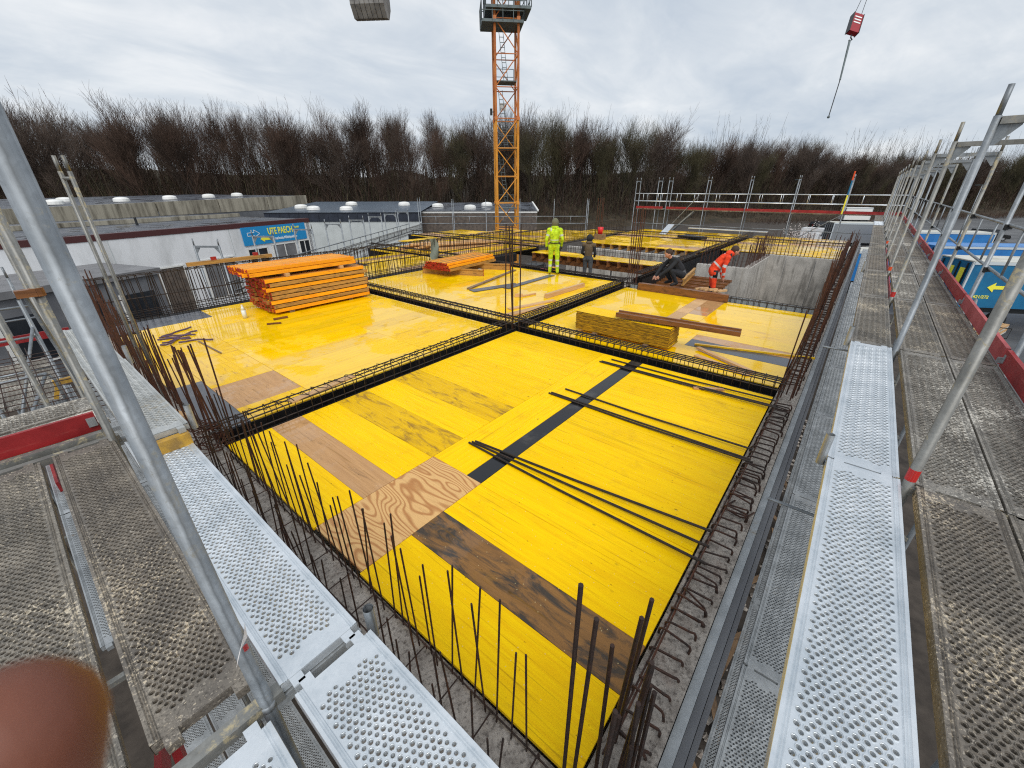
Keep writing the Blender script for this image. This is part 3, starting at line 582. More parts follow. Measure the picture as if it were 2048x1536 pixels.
cage('beam_cage', 'cage crossing the far left bay behind the rebar fence', 12.6, 19.2, 'v', 11.4, .26, -.3, .24, .15, longs=LG, rl=.012, many=60)
cage('beam_cage', 'distant cage beside the pile of pale timber', 12.7, 23.2, 'v', 17.05, .26, -.3, .26, .16, longs=LG, rl=.014, many=60)
cage('beam_cage', 'distant cage crossing the deck before the far scaffold', .2, 12.4, 'v', 25.25, .26, -.3, .3, .16, longs=LG, rl=.014, many=40)
# cage along the slanted left edge of the building
ed = thing('edge_cage', 'low cage of dark links along the slanted far left edge of the deck', 'rebar cage', (9, 16.5, 0))
dx, dy = math.cos(math.radians(35.6)), math.sin(math.radians(35.6)); rest = MB()
for i in range(130):
    s = i*.16; x, y = 2.9+dx*s, 12.75+dy*s
    rest.path([(x, y, 0), (x-dy*.2, y+dx*.2, 0), (x-dy*.2, y+dx*.2, .42), (x, y, .42)], .007, 3, closed=True)
stuff(rest.build('stirrups', 'rebar_dark', ed))
for q, z in ((0, .41), (.2, .41), (0, .2), (.2, .02)): put('long_bar', MB().path([(2.9-dy*q+dx*s, 12.75+dx*q+dy*s, z) for s in (0, 5, 10, 15, 20.6)], .011, 5).mesh('long_bar', 'rebar_dark'), ed)
# pit: concrete shaft walls, low wall with bars
def cwall(label, c, d, mat='concrete', nm='concrete_wall'):
    t = thing(nm, label, 'wall', (c[0], c[1], c[2]-d[2]/2)); MB().box(c, d).build('wall_body', mat, t); return t
s1 = cwall('wide pale concrete shaft wall facing the open pit', (21.4, 1.45, -2.05), (.3, 2.9, 4.1))
s2 = cwall('concrete shaft side wall receding from the orange worker', (19.25, 2.78, -2.05), (4.2, .25, 4.0))
s3 = cwall('concrete wall segment right behind the worker in orange', (17.2, 3.75, -2.05), (.25, 1.7, 4.0))
for t, pts in ((s1, [(21.4, .2+.15*i) for i in range(18)]), (s2, [(17.2+.16*i, 2.78) for i in range(26)]), (s3, [(17.2, 3.0+.15*i) for i in range(11)])):
    for p in pts:
        for e in (-.08, .08): put('starter_bar', barmesh(rnd.choice((1.0, 1.1, .9)), .0085, 'rebar_rust'), t, (p[0]+(e if t is not s2 else 0), p[1]+(e if t is s2 else 0), -.1), lean(.03))
for xx in (.9, 2.0):
    put('joint', MB().box((0, 0, 0), (.004, .012, 3.9)).mesh('joint', 'grey_panel'), s1, (21.248, xx, -2.05))
lw = cwall('low concrete wall with dark bars crossing the deck opening', (19.0, 8.9, -1.75), (.22, 6.2, 3.3))
for i in range(42):
    put('starter_bar', barmesh(.5, .0085, 'rebar_dark'), lw, (18.82, 5.9+i*.145, -.55), lean(.02))
put('edge_bar', MB().tube((18.8, 5.8, -.2), (18.8, 12, -.2), .009, 5).mesh('edge_bar', 'rebar_dark'), lw); put('edge_bar', MB().tube((18.8, 5.8, -.45), (18.8, 12, -.45), .009, 5).mesh('edge_bar', 'rebar_dark'), lw)
cwall('plank leaning at the end of the low concrete wall', (18.7, 5.75, -.35), (.05, .16, .9), 'timber_grey', 'timber_board')
# ================================================================== SCAFFOLD
def plank_mesh(L=2.55, W=.32):
    m = MB(); ny = 10; py = .0248; fw = ny*py; px = .0222; x0 = -L/2+.012; nx = int((L-.024)/px); px = (L-.024)/nx; R_ = random.Random(5)
    def cell(x, y, wx, wy, hole, up):
        a, b = wx/2, wy/2
        ring0 = [(x+a, y), (x+a, y+b), (x, y+b), (x-a, y+b), (x-a, y), (x-a, y-b), (x, y-b), (x+a, y-b)]
        if not hole: m.add([(p, q, 0) for p, q in ring0], [tuple(range(8))]); return
        V = [(p, q, 0) for p, q in ring0]
        if up: prof = ((.0110, .0), (.0096, .0032), (.0080, .0028), (.0078, -.02))
        else: prof = ((.0108, .0), (.0096, -.003), (.0086, -.0035), (.0084, -.02))
        for r, z in prof:
            for k in range(8):
                t = PI/4*k; V.append((x+r*math.cos(t), y+r*math.sin(t), z))
        F = []
        for s_ in range(4):
            for k in range(8): F.append((s_*8+k, s_*8+(k+1) % 8, (s_+1)*8+(k+1) % 8, (s_+1)*8+k))
        m.add(V, F)
    for i in range(nx):
        x = x0+px*(i+.5); e = min(i, nx-1-i)*px; odd = i % 2
        n = ny-1 if odd else ny
        for j in range(n):
            y = -fw/2+py*(j+.5+(.5 if odd else 0)); lim = .052+.55*abs(abs(y)-.055)
            cell(x, y, px, py, e > lim, (2*j+odd) % 4 < 2)
        if odd:
            for sg in (-1, 1):
                y1, y2 = sg*(fw/2-py/2), sg*fw/2
                q = [(x-px/2, y1, 0), (x+px/2, y1, 0), (x+px/2, y2, 0), (x-px/2, y2, 0)]; m.add(q if sg > 0 else q[::-1], [(0, 1, 2, 3)])
    for sg in (-1, 1):       # ridged edge profile and side skirt
        pr = [(fw/2, 0), (.128, .0), (.131, .005), (.135, .001), (.139, .005), (.143, .001), (.147, .006), (.159, .006), (.160, .002), (.160, -.05), (.152, -.055)]
        V = []
        for y, z in pr: V += [(-L/2, sg*y, z), (L/2, sg*y, z)]
        F = [(2*k, 2*k+1, 2*k+3, 2*k+2) for k in range(len(pr)-1)]; m.add(V, F if sg < 0 else [f[::-1] for f in F])
    for sg in (-1, 1):       # end lip and two hooks
        m.box((sg*(L/2-.004), 0, -.022), (.012, .316, .04))
        m.add([(sg*(L/2-.012), -fw/2, 0), (sg*(L/2), -fw/2, 0), (sg*(L/2), fw/2, 0), (sg*(L/2-.012), fw/2, 0)], [(0, 1, 2, 3)])
        for k in (-1, 1):
            m.box((sg*(L/2+.018), k*.105, -.006), (.05, .045, .010)); m.box((sg*(L/2+.04), k*.105, -.022), (.008, .045, .035))
    return m.mesh('plank', 'galv_new')
PLK = plank_mesh(); PLK2 = plank_mesh(2.05)
TR = .02415
def post_mesh(z0, z1, pin=.2, r=TR):
    m = MB(); m.tube((0, 0, z0), (0, 0, z1), r, 14); m.tube((0, 0, z1), (0, 0, z1+pin), .0185, 10); return m.mesh('post', 'galv_tube', True)
GUS = MB().add([(0, 0, 0), (.13, 0, 0), (.13, 0, -.02), (.025, 0, -.15), (0, 0, -.15), (0, .006, 0), (.13, .006, 0), (.13, .006, -.02), (.025, .006, -.15), (0, .006, -.15)], [(0, 1, 2, 3, 4), (9, 8, 7, 6, 5), (0, 5, 6, 1), (1, 6, 7, 2), (2, 7, 8, 3), (3, 8, 9, 4), (4, 9, 5, 0)]).mesh('gusset', 'galv_tube')
CPL = MB().tube((0, 0, -.03), (0, 0, .03), .031, 10).box((.035, 0, 0), (.04, .03, .05)).mesh('coupler', 'steel_dark')
TOE = MB().box((0, 0, 0), (2.52, .03, .15)).mesh('toe_board', 'red_board'); CLIP = MB().box((0, 0, 0), (.05, .038, .07)).box((.02, .03, -.02), (.02, .04, .05)).mesh('toe_clip', 'galv_grey')
RPOST, RPIN = post_mesh(G, 3.27), None
R = thing('scaffold', 'long galvanised scaffold with steel planks and red toe boards along the right side', 'scaffold', (14, -1.2, G))
U0 = 1.69; BAY = 2.57
yi, yo, zp = -.925, -1.665, 1.36
def frame(t, p, q, zt, pm, mats=('galv_tube_old', 'galv_tube')):
    """two posts with top transom and gussets; p inner, q outer foot positions (x, y)"""
    put('post', pm, t, (p[0], p[1], 0), (0, 0, 0), rnd.choice(mats)); put('post', pm, t, (q[0], q[1], 0), (0, 0, 0), rnd.choice(mats))
    a = math.atan2(q[1]-p[1], q[0]-p[0]); d = math.hypot(q[0]-p[0], q[1]-p[1]); k = ('tr', round(d, 2))
    if k not in CM: CM[k] = MB().box((0, 0, .018), (d-.05, .044, .008)).box((0, .02, -.006), (d-.05, .005, .045)).box((0, -.02, -.006), (d-.05, .005, .045)).mesh('transom', 'galv_tube')
    c = ((p[0]+q[0])/2, (p[1]+q[1])/2)
    put('transom', CM[k], t, (c[0], c[1], zt-.03), (0, 0, a), rnd.choice(mats))
    put('gusset', GUS, t, (p[0]+.022*math.cos(a), p[1]+.022*math.sin(a), zt-.05), (0, 0, a)); put('gusset', GUS, t, (q[0]-.022*math.cos(a), q[1]-.022*math.sin(a), zt-.05), (0, 0, a+PI))
    return CM[k], c, a
def rail(t, a, b, verts=2, zs=(1.0, .5), zb=1.36, r=.017, mat='galv_tube'):
    a, b = Vector((a[0], a[1], 0)), Vector((b[0], b[1], 0)); m = MB()
    for z in zs: m.tube(a+Vector((0, 0, zb+z)), b+Vector((0, 0, zb+z)), r, 8)
    for k in range(verts):
        p = a.lerp(b, (k+.6)/(verts+.2)); 
        if len(zs) > 1: m.tube(p+Vector((0, 0, zb+zs[1])), p+Vector((0, 0, zb+zs[0])), r*.7, 6)
    return put('guardrail', m.mesh('guardrail', mat, True), t)
for k in range(-1, 12):
    u = U0+BAY*k; um = u+BAY/2
    if k >= 0:
        trm, c, a = frame(R, (u, yi), (u, yo), 3.27, RPOST)
        put('post_mark', MB().tube((0, 0, 0), (0, 0, .07), TR+.0008, 12).mesh('post_mark', 'orange_tag' if k % 2 else 'red_paint'), R, (u, yi, zp+.02)) if k in (0, 2, 3, 5) else None
    for z in (zp, -.64, -2.64):
        put('bearer', MB().bar((0, 0, 0), (0, -.72, 0), .045, .045).mesh('bearer', 'galv_tube_old'), R, (u, yi-.01, z-.04)); put('bracket', MB().bar((0, 0, 0), (0, .36, 0), .04, .04).bar((0, 0, -.28), (0, .33, -.02), .025, .025).mesh('bracket', 'galv_grey'), R, (u, yi, z-.045))
    put('bracket_pin', MB().tube((0, 0, 0), (0, 0, .2), .021, 14, None, None, False).tube((0, 0, .19), (0, 0, .02), .017, 14, None, None, False).mesh('bracket_pin', 'galv_grey'), R, (u, -.545, zp-.05)) if k in (0, 1, 3) else None
    for lev, z in enumerate((zp, -.64, -2.64)):
        m1 = ('galv_new' if (k <= 0 or k == 8) else 'plank_dirty' if k % 3 else 'plank_mud') if lev == 0 else 'plank_low'
        put('plank', PLK, R, (um, -.73, z+rnd.uniform(-.004, .004)), (0, 0, rnd.gauss(0, .002)), m1)
        mm = ('plank_mud', 'plank_pale', 'plank_dirty', 'plank_pale', 'plank_mud') if lev == 0 else ('plank_low',)
        put('plank', PLK, R, (um, -1.115, z-.006), (0, rnd.gauss(0, .001), 0), mm[(k+1) % len(mm)]); put('plank', PLK, R, (um, -1.447, z-.008), (0, 0, 0), mm[(k+3) % len(mm)])
    rail(R, (u, yo-.04), (u+BAY, yo-.04), 2)
    tb_ = put('toe_board', TOE, R, (um, yo+.045, zp+.085), (0, 0, rnd.gauss(0, .002)), 'red_board' if k % 4 != 1 else 'red_board_pale'); (put('toe_board', TOE, R, (um, yo+.045, -.64+.085), (0, 0, 0), 'red_board') if k > 5 else None)
    c = bpy.data.objects.new('toe_clip', CLIP); COL.objects.link(c); c.parent = tb_; c.location = (1.22, .0, .0)
    if k >= 0:
        for z in (.98, .48): put('coupler', CPL, R, (u, yo-.01, zp+z), (0, 0, -PI/2))
for k in (1, 4, 7, 10):
    put('brace', MB().tube((U0+BAY*k, yo-.06, zp-2), (U0+BAY*(k+1), yo-.06, zp+.1), .02, 8).mesh('brace', 'galv_tube'), R)
for u in (1.75, 4.3): put('wall_tie', MB().tube((0, 0, 0), (0, .36, 0), .010, 6).mesh('wall_tie', 'galv_tube'), R, (u, -.72, zp-.12 if u > 3 else .9))

# ---- left scaffold
L_ = thing('scaffold', 'near scaffold at the left with dirty steel planks and a thick leaning-looking grey post', 'scaffold', (-1.2, 2, G))
zl = 1.10; LPOST = post_mesh(G, 3.2)
xi, xo = -.905, -1.66; V0 = .85
put('post', LPOST, L_, (xi, V0, 0), (0, 0, 0), 'galv_tube')
for k in (1, 2): put('post', LPOST if k == 1 else post_mesh(G, 2.55), L_, (xi+.01, V0+BAY*k+.1, 0), (0, 0, 0), 'galv_tube_old')
put('post', post_mesh(G, 2.55), L_, (xi-.28, V0+BAY*2+.1, 0), (0, 0, 0), 'galv_tube_old'); put('post', post_mesh(G, 2.4), L_, (xo, V0+BAY*2+.1, 0), (0, 0, 0), 'galv_tube_old')
put('ladder_rung', MB().tube((0, 0, 0), (.28, 0, 0), .016, 6).mesh('ladder_rung', 'galv_tube_old'), L_, (xi-.28, V0+BAY*2+.1, 2.42))
for px_, py_ in ((-.17, 6.5), (-.235, 6.58)): put('post', post_mesh(.0, 2.95, .15, .021), L_, (px_, py_, 0), (0, 0, 0), 'galv_tube_old')
put('ladder_rung', MB().tube((-.17, 6.5, 2.88), (-.235, 6.58, 2.88), .02, 6).mesh('ladder_rung', 'galv_tube_old'), L_)
put('coupler', MB().tube((0, 0, -.025), (0, 0, .025), .034, 12).box((-.05, -.01, 0), (.09, .05, .045)).mesh('coupler', 'girder_brown'), L_, (xi+.01, V0+BAY+.1, 2.2))
put('brace', MB().tube((xi-.05, V0+BAY+.1, 2.2), (xi+.02, V0+BAY+.35, 1.15), .012, 8).mesh('brace', 'galv_tube'), L_)
fl = thing('paper_tag', 'torn white paper tag with red print taped to the near grey post', 'tag', (xi+.03, V0, 1.45))
mb = MB(); mb.add([(.02, -.03, .05), (.035, -.012, .075), (-.02, -.045, -.01), (-.035, -.06, -.03), (-.005, -.032, .0), (.026, -.02, .02)], [(0, 1, 5), (0, 5, 4), (0, 4, 2), (0, 2, 3)]); 
mb.v = [(x+xi, y+V0, z+1.43) for x, y, z in mb.v]; mb.build('sheet', 'paper', fl)
mb = MB(); mb.v = []
for i in range(7): mb.box((xi+.004+.0022*i, V0-.0255+.0006*i, 1.415), (.0012, .001, .03-.002*abs(i-3)), .6)
mb.build('red_print', 'red_paint', fl)
put('post_collar', MB().tube((0, 0, 0), (0, 0, .03), TR+.004, 14).mesh('post_collar', 'galv_tube', True), L_, (xi, V0, zl-.05))
# bracket planks (bright) and main planks (dirty)
q = PI/2
put('plank', PLK, L_, (-.692, 2.125, zl), (0, 0, q), 'galv_new'); put('plank', PLK, L_, (-.672, -.50, zl), (0, 0, q), 'galv_new'); put('plank', PLK, L_, (-1.08, -.50, zl-.02), (0, 0, q), 'galv_new')
put('plank', PLK2, L_, (-.665, 4.10, 1.22), (0, .012, q), 'galv_mid'); put('plank', PLK2, L_, (-.665, 6.25, 1.15), (0, .02, q), 'galv_mid')
put('plank', PLK, L_, (-1.05, 2.27, zl), (0, 0, q), 'plank_mud'); put('plank', PLK, L_, (-1.43, 2.27, zl-.004), (0, 0, q), 'plank_dirty'); put('plank', PLK, L_, (-1.80, 2.27, zl-.004), (0, 0, q), 'plank_mud')
for z in (-.9, -2.9):
    for k in range(-1, 5):
        if z > -1 and k == 1: continue
        put('plank', PLK, L_, (-.70, .0+BAY*k, z), (0, 0, q), 'plank_low'); put('plank', PLK, L_, (-1.08, .0+BAY*k, z), (0, 0, q), 'plank_low' if k else 'galv_grey'); put('plank', PLK, L_, (-1.42, .0+BAY*k, z), (0, 0, q), 'plank_low')
for v, z in ((.86, zl), (3.62, zl), (V0+BAY*2+.1, .2), (.86, -.95), (3.5, -.95), (6, -.95)):
    put('bearer', MB().box((0, 0, 0), (1.3, .05, .05)).mesh('bearer', 'galv_tube_old'), L_, (-1.5, v, z-.035)); put('bracket', MB().bar((0, 0, 0), (.38, 0, 0), .04, .05).mesh('bracket', 'galv_grey'), L_, (xi, v, z-.075))
put('end_block', MB().box((0, 0, 0), (.30, .06, .09)).mesh('end_block', 'bracket_yellow'), L_, (-.68, 3.03, 1.145))
put('bracket_pin', MB().tube((0, 0, 0), (0, 0, .18), .0225, 14, None, None, False).tube((0, 0, .17), (0, 0, .02), .018, 14, None, None, False).mesh('bracket_pin', 'galv_tube'), L_, (-.485, .82, .99)); put('bracket_pin', bpy.data.meshes['bracket_pin'], L_, (-.46, 3.2, 1.12)); put('bracket_pin', bpy.data.meshes['bracket_pin'], L_, (-.46, 5.3, 1.1))
put('toe_board', TOE, L_, (-2.18, 3.80, zl+.075), (0, 0, 0), 'red_board'); put('toe_clip', CLIP, L_, (-.95, 3.79, zl+.08), (0, 0, 0))
put('toe_rail', MB().box((0, 0, 0), (2.5, .05, .06)).mesh('toe_rail', 'galv_tube_old'), L_, (-2.18, 3.70, zl-.01))
put('plank', PLK, L_, (-2.17, 4.02, zl+.02), (0, 0, 0), 'plank_pale'); put('plank', PLK, L_, (-2.17, 4.36, zl+.03), (0, 0, 0), 'plank_pale')
put('toe_board', TOE, L_, (-1.22, 1.9, .45), (0, 0, q), 'red_board'); put('toe_board', TOE, L_, (-1.5, 8.3, -.82), (0, 0, q), 'red_board')
put('stair_stringer', MB().bar((-1.30, 3.2, -.9), (-1.34, .4, .95), .03, .12).mesh('stair_stringer', 'red_board'), L_)
# short landing further along the left, with guard rails
for v in (9.0, 11.6):
    for x in (-1.0, -1.75): put('post', post_mesh(G, 1.3), L_, (x, v, 0), (0, 0, 0), 'galv_tube')
for x in (-1.2, -1.53, -1.86): put('plank', PLK, L_, (x, 10.3, -.25), (0, 0, q), 'plank_pale')
rail(L_, (-1.0, 9.0), (-1.75, 9.0), 0, (1.0,), -.25); rail(L_, (-1.0, 9.0), (-1.75, 9.0), 0, (.5,), -.25); rail(L_, (-1.02, 9.0), (-1.02, 11.6), 1, (1.0, .5), -.25); put('toe_board', TOE, L_, (-1.8, 12.2, .05), (0, 0, 0), 'red_board')
put('corner_bracket', MB().box((0, 0, 0), (.3, .06, .08)).bar((-.1, 0, 0), (-.2, 0, -.25), .05, .05).mesh('corner_bracket', 'bracket_yellow'), L_, (-.95, 8.6, .1))
put('loop_rail', MB().path([(-1.7, 7.6, .55), (-1.1, 7.6, .55), (-1.05, 7.6, .45), (-1.05, 7.6, .1), (-1.1, 7.6, 0), (-1.7, 7.6, 0)], .018, 8).mesh('loop_rail', 'galv_tube', True), L_)
for a_, b_ in (((-1.75, 8.0, -.6), (-1.0, 9.0, .9)), ((-1.02, 9.2, .75), (-1.02, 11.4, -.2)), ((-2.2, 10.5, .95), (-.9, 10.5, .95)), ((-2.3, 12.6, .35), (-.75, 12.6, .35)), ((-1.9, 6.6, -.5), (-1.1, 7.6, .55))):
    put('brace', MB().tube(a_, b_, .02, 8).mesh('brace', 'galv_tube', True), L_)
for x in (-1.35, -2.1): put('post', post_mesh(G, 1.55, .15), L_, (x, 12.6, 0), (0, 0, 0), 'galv_tube_old')
# welded mesh mat hanging over the edge at the left
mt = thing('mesh_mat', 'dark welded rebar mesh mat lying over the lower platform at the left', 'mesh mat', (-1.4, 7.2, 0))
for i in range(16): put('wire', MB().tube((-2.4, 6.05+i*.15, .52+.012*i), (-.46, 6.0+i*.15, .47+.012*i), .006, 5).mesh('wire', 'rebar'), mt)
for i in range(12): put('wire', MB().tube((-2.3+i*.16, 5.9, .46), (-2.3+i*.16, 8.5, .72), .006, 5).mesh('wire', 'rebar'), mt)
# ---- far scaffold closing the deck at the end
F_ = thing('scaffold', 'far scaffold with white rails and red toe boards across the end of the deck', 'scaffold', (31, 6, G))
fy = [-1.66, .9, 3.47, 6.04, 8.6, 11.2, 13.6]; FPOST = post_mesh(G, 3.2)
for i, v in enumerate(fy):
    frame(F_, (30.6, v), (31.33, v), 3.2, FPOST, ('galv_tube',))
    if i in (5,): frame(F_, (30.6, v+.75), (31.33, v+.75), 3.2, FPOST, ('galv_tube',))
    if i < 6:
        w_ = fy[i+1]-v; rail(F_, (30.58, v), (30.58, v+w_), 2, mat='galv_new', r=.024); rail(F_, (31.36, v), (31.36, v+w_), 2, mat='galv_new', r=.02)
        if i < 5:
            for x in (30.78, 31.12): put('plank', PLK, F_, (x, v+w_/2, zp), (0, 0, q), 'plank_pale')
            put('toe_board', TOE, F_, (30.56, v+w_/2, zp+.09), (0, 0, q), 'red_board')
        else:
            for x in (30.78, 31.12): put('plank', PLK2, F_, (x, v+w_/2, zp), (0, 0, q), 'plank_pale')
            put('toe_board', MB().box((0, 0, 0), (2.0, .03, .15)).mesh('toe_board', 'red_board'), F_, (30.56, v+w_/2, zp+.09), (0, 0, q))
        rail(F_, (30.58, v), (30.58, v+w_), 1, (1.0,), -.64, .02, 'galv_tube')
put('brace', MB().tube((30.5, 1.0, zp-.1), (30.5, 3.4, -.5), .024, 8).mesh('brace', 'galv_tube'), F_); put('brace', MB().tube((30.5, 11.2, -.4), (30.5, 9.0, zp+.9), .024, 8).mesh('brace', 'galv_tube'), F_); put('stair_flight', MB().bar((30.9, 11.0, -.5), (30.9, 9.2, 1.3), .5, .08).mesh('stair_flight', 'galv_tube'), F_)
put('striped_post', MB().tube((0, 0, 1.36), (0, 0, 2.35), .036, 8, m='sign_yellow').tube((0, 0, 2.35), (0, 0, 3.1), .036, 8, m='truck_blue').tube((0, 0, 3.1), (0, 0, 3.55), .036, 8, m='orange_tag').mesh('striped_post'), F_, (30.45, .95, 0))
# ---- scaffold following the slanted left edge and the far left corner
S_ = thing('scaffold', 'row of open scaffold frames along the slanted left edge in front of the white hall', 'scaffold', (9, 17, G))
nx_, ny_ = -dy, dx; SPOST = post_mesh(G, 1.33, .18, .029); prev = None
for k in range(0, 8):
    x, y = 2.63+dx*BAY*k-nx_*.73, 14.16+dy*BAY*k-ny_*.73
    frame(S_, (x, y), (x+nx_*.73, y+ny_*.73), 1.33, SPOST, ('galv_tube',))
    if prev: rail(S_, prev, (x, y), 2, (1.0, .5), -.45, .022); put('plank', PLK, S_, ((prev[0]+x)/2+nx_*.3, (prev[1]+y)/2+ny_*.3, -.45), (0, 0, math.atan2(dy, dx)), 'galv_grey')
    prev = (x, y)
T_ = thing('scaffold', 'thin railed scaffold at the far corner in front of the crane foot', 'scaffold', (24, 21, G))
ex, ey = .62, -.785; prev = None
for k in range(0, 6):
    x, y = 20.4+ex*2.57*k, 26.3+ey*2.57*k
    for o_ in (0, .73):
        if k in (0, 1, 3, 5) or o_ == 0: put('post', post_mesh(G, 1.9 if k else 2.0, .1), T_, (x+.785*o_, y+.62*o_, 0), (0, 0, 0), 'galv_tube')
    if prev: rail(T_, prev, (x, y), 1, (1.25, .75), -.45, .024, 'galv_tube')
    prev = (x, y)
# ================================================================== THINGS ON THE DECK
# big stack of girders: lower block 9 wide x 8 high, upper bright block laid on bearers
base = Vector((4.05, 10.72, 0)); rzp = -.02
lay = 8
for b in (-.85, .75):
    o = put('timber_block', MB().box((0, 0, 0), (.12, 1.25, .05)).mesh('timber_block', 'timber_grey'), None, (base.x+b, base.y, .027)); tag(o, 'flat timber bearer under the big girder stack, '+('left end' if b < 0 else 'right end'), 'timber')
n = 0
for j in range(lay):
    nn = 10 if j % 2 == 0 else 9
    for i in range(nn):
        # girders lie on their sides, nested like the photograph's honeycomb of red ends
        y = base.y-.60+(i+.5)*1.2/nn+rnd.gauss(0, .006); z = .055+.045+j*.102
        mt_ = 'girder_orange' if (i == 0 and j in (2, 7)) or rnd.random() < .12 else 'girder_old'
        lab = '%s girder in the big stack, %s layer up, %s from its near face' % ('orange' if mt_ == 'girder_orange' else 'weathered', nth(j), nth(i))
        girder('timber_girder', lab, (base.x+rnd.gauss(0, .03), y+rnd.gauss(0, .006), z), rzp, 2.55, mt_, 'girders in the lower block of the big stack', roll=PI/2, caps=True)
ztop = .055+lay*.102-.012
for b in (-.75, .65):
    o = put('timber_block', MB().box((0, 0, 0), (.10, 1.2, .07)).mesh('timber_block', 'timber_pale'), None, (base.x+b, base.y-.02, ztop+.037)); tag(o, 'short pale bearer between the two blocks of the girder stack, '+('left end' if b < 0 else 'right end'), 'timber')
for j in range(2):
    for i in range(8 if j == 0 else 7):
        y = base.y-.5+(i+.5)*1.0/8+(.05 if j else 0); z = ztop+.073+.045+j*.09
        girder('timber_girder', 'orange girder on top of the big stack, %s layer, %s from near' % (('lower', 'upper')[j], nth(i)), (base.x-.28+(.05 if i == 0 else 0)+rnd.gauss(0, .04), y, z), rzp, 2.65, 'girder_orange', 'orange girders on top of the big stack', roll=PI/2)
# smaller stack by the crossing bay
b2 = Vector((9.85, 10.85, 0)); a2 = .10
for k, (x, y, L) in enumerate(((9.05, 10.55, 2.3), (10.5, 10.4, 2.0))):
    girder('timber_girder', 'girder laid crosswise under the smaller stack, '+('left' if k == 0 else 'right')+' one', (x, y, .1), -1.15+.1*k, L, 'girder_old', None)
for j in range(3):
    for i in range(9-j):
        off = -.5+(i+.5+.5*j)*.125; girder('timber_girder', 'red-ended girder in the smaller stack, %s layer up, %s from its near side' % (nth(j), nth(i)), (b2.x-off*math.sin(a2), b2.y+off*math.cos(a2), .2+.045+j*.09), a2, 2.65, 'girder_old' if rnd.random() < .6 else 'girder_orange', 'girders in the smaller stack', roll=PI/2)
o = put('timber_block', MB().box((0, 0, .1), (.1, .1, .2)).mesh('timber_block', 'canvas'), None, (9.6, 9.75, .002)); tag(o, 'pale upright block in front of the smaller girder stack', 'timber')
# squared stack of yellow boards
pe = MB(); pe.box((0, 0, 0), (2.0, .5, .0265), m='yellow_board'); pem = pe.mesh('stacked_board')
pe = MB(); V = [(x, y, z) for z in (-.01325, .01325) for x, y in ((-1, -.25), (1, -.25), (1, .25), (-1, .25))]
pe.add(V, [(4, 5, 6, 7), (3, 2, 1, 0)], 'yellow_board'); pe.add(V, [(0, 1, 5, 4), (1, 2, 6, 5), (2, 3, 7, 6), (3, 0, 4, 7)], 'board_edge'); pem = pe.mesh('stacked_board')
for k in range(2):
    o = put('timber_block', MB().box((0, 0, 0), (.09, .75, .05)).mesh('timber_block', 'timber_grey'), None, (6.65+.0, 2.3+1.1*k, .027), (0, 0, PI/2)); tag(o, 'grey bearer under the yellow board stack, '+('near its right end' if k == 0 else 'near its left end'), 'timber')
for k in range(14):
    o = put('stacked_board', pem, None, (6.62+rnd.gauss(0, .003), 2.88+rnd.gauss(0, .005), .068+k*.0272), (0, 0, PI/2+rnd.gauss(0, .0012)))
    tag(o, 'top yellow board of the squared board stack' if k == 13 else 'yellow board in the squared stack, %s from the bottom' % nth(k), 'panel', None if k == 13 else 'boards stacked beside the beam cage')
# loose timber
def loose(label, a, b, w, h, mat, z=None, nm='timber_board', cat='timber', group=None, zb=None):
    L = math.hypot(b[0]-a[0], b[1]-a[1]); za = h/2+.003 if z is None else z; zb = za if zb is None else zb
    m = MB().box((0, 0, 0), (math.hypot(L, zb-za), w, h)); o = put(nm, m.mesh(nm, mat), None, ((a[0]+b[0])/2, (a[1]+b[1])/2, (za+zb)/2), (0, -math.atan2(zb-za, L), math.atan2(b[1]-a[1], b[0]-a[0]))); return tag(o, label, cat, group)
girder('timber_girder', 'dark brown girder resting across the yellow board stack', (6.62, 1.9, .505), math.atan2(-2.1, .35), 2.2, 'girder_brown', None, tilt=.02, roll=PI/2, caps=False)
loose('long brown girder pack on the deck edge in front of the crouching worker, near layer', (10.93, 4.45), (10.93, 1.95), .1, .2, 'girder_brown'); loose('long brown girder pack on the deck edge in front of the crouching worker, far layer', (11.035, 4.4), (11.035, 1.98), .08, .19, 'girder_brown')
loose('yellow measuring lath lying across the black strip', (7.07, 1.6), (7.66, -.30), .05, .03, 'yellow_board_pale', nm='lath')
loose('pale board beside the beam cage, upper of the crossed pair', (6.86, 1.48), (6.25, .42), .09, .024, 'timber_pale', .04); loose('pale board beside the beam cage, lower of the crossed pair', (6.5, 1.4), (6.12, .45), .10, .024, 'timber_pale')
loose('small wood offcut by the right wall on the near bay', (5.08, 1.0), (5.30, .62), .06, .03, 'pink_board', nm='wood_offcut')
loose('long grey plank on the deck left of the standing bars', (7.72, 8.45), (11.0, 9.3), .12, .04, 'timber_grey'); loose('dark grey film board left of the hi-vis worker, shorter one', (7.6, 8.2), (9.2, 7.75), .3, .02, 'slate_film', nm='film_board', cat='board')
loose('dark grey film board at the feet of the hi-vis worker', (8.5, 7.62), (11.1, 7.7), .22, .022, 'slate_film', nm='film_board', cat='board')
loose('pale squared beam lying in the bay of the hi-vis worker', (8.3, 6.0), (10.2, 5.92), .1, .12, 'timber_pale', nm='timber_beam'); loose('pale batten end beside the beam cage crossing', (6.75, 6.05), (8.2, 5.65), .14, .03, 'timber_pale'); loose('short pale plank against the beam cage near the crossing', (6.2, 5.75), (7.6, 5.5), .2, .03, 'timber_pale')
loose('small wood offcut pair near the pale squared beam, crosswise piece', (8.0, 6.62), (8.5, 6.5), .05, .04, 'timber_pale', nm='wood_offcut'); loose('small wood offcut pair near the pale squared beam, upright piece', (7.85, 6.75), (8.02, 6.6), .05, .09, 'timber_pale', nm='wood_offcut')
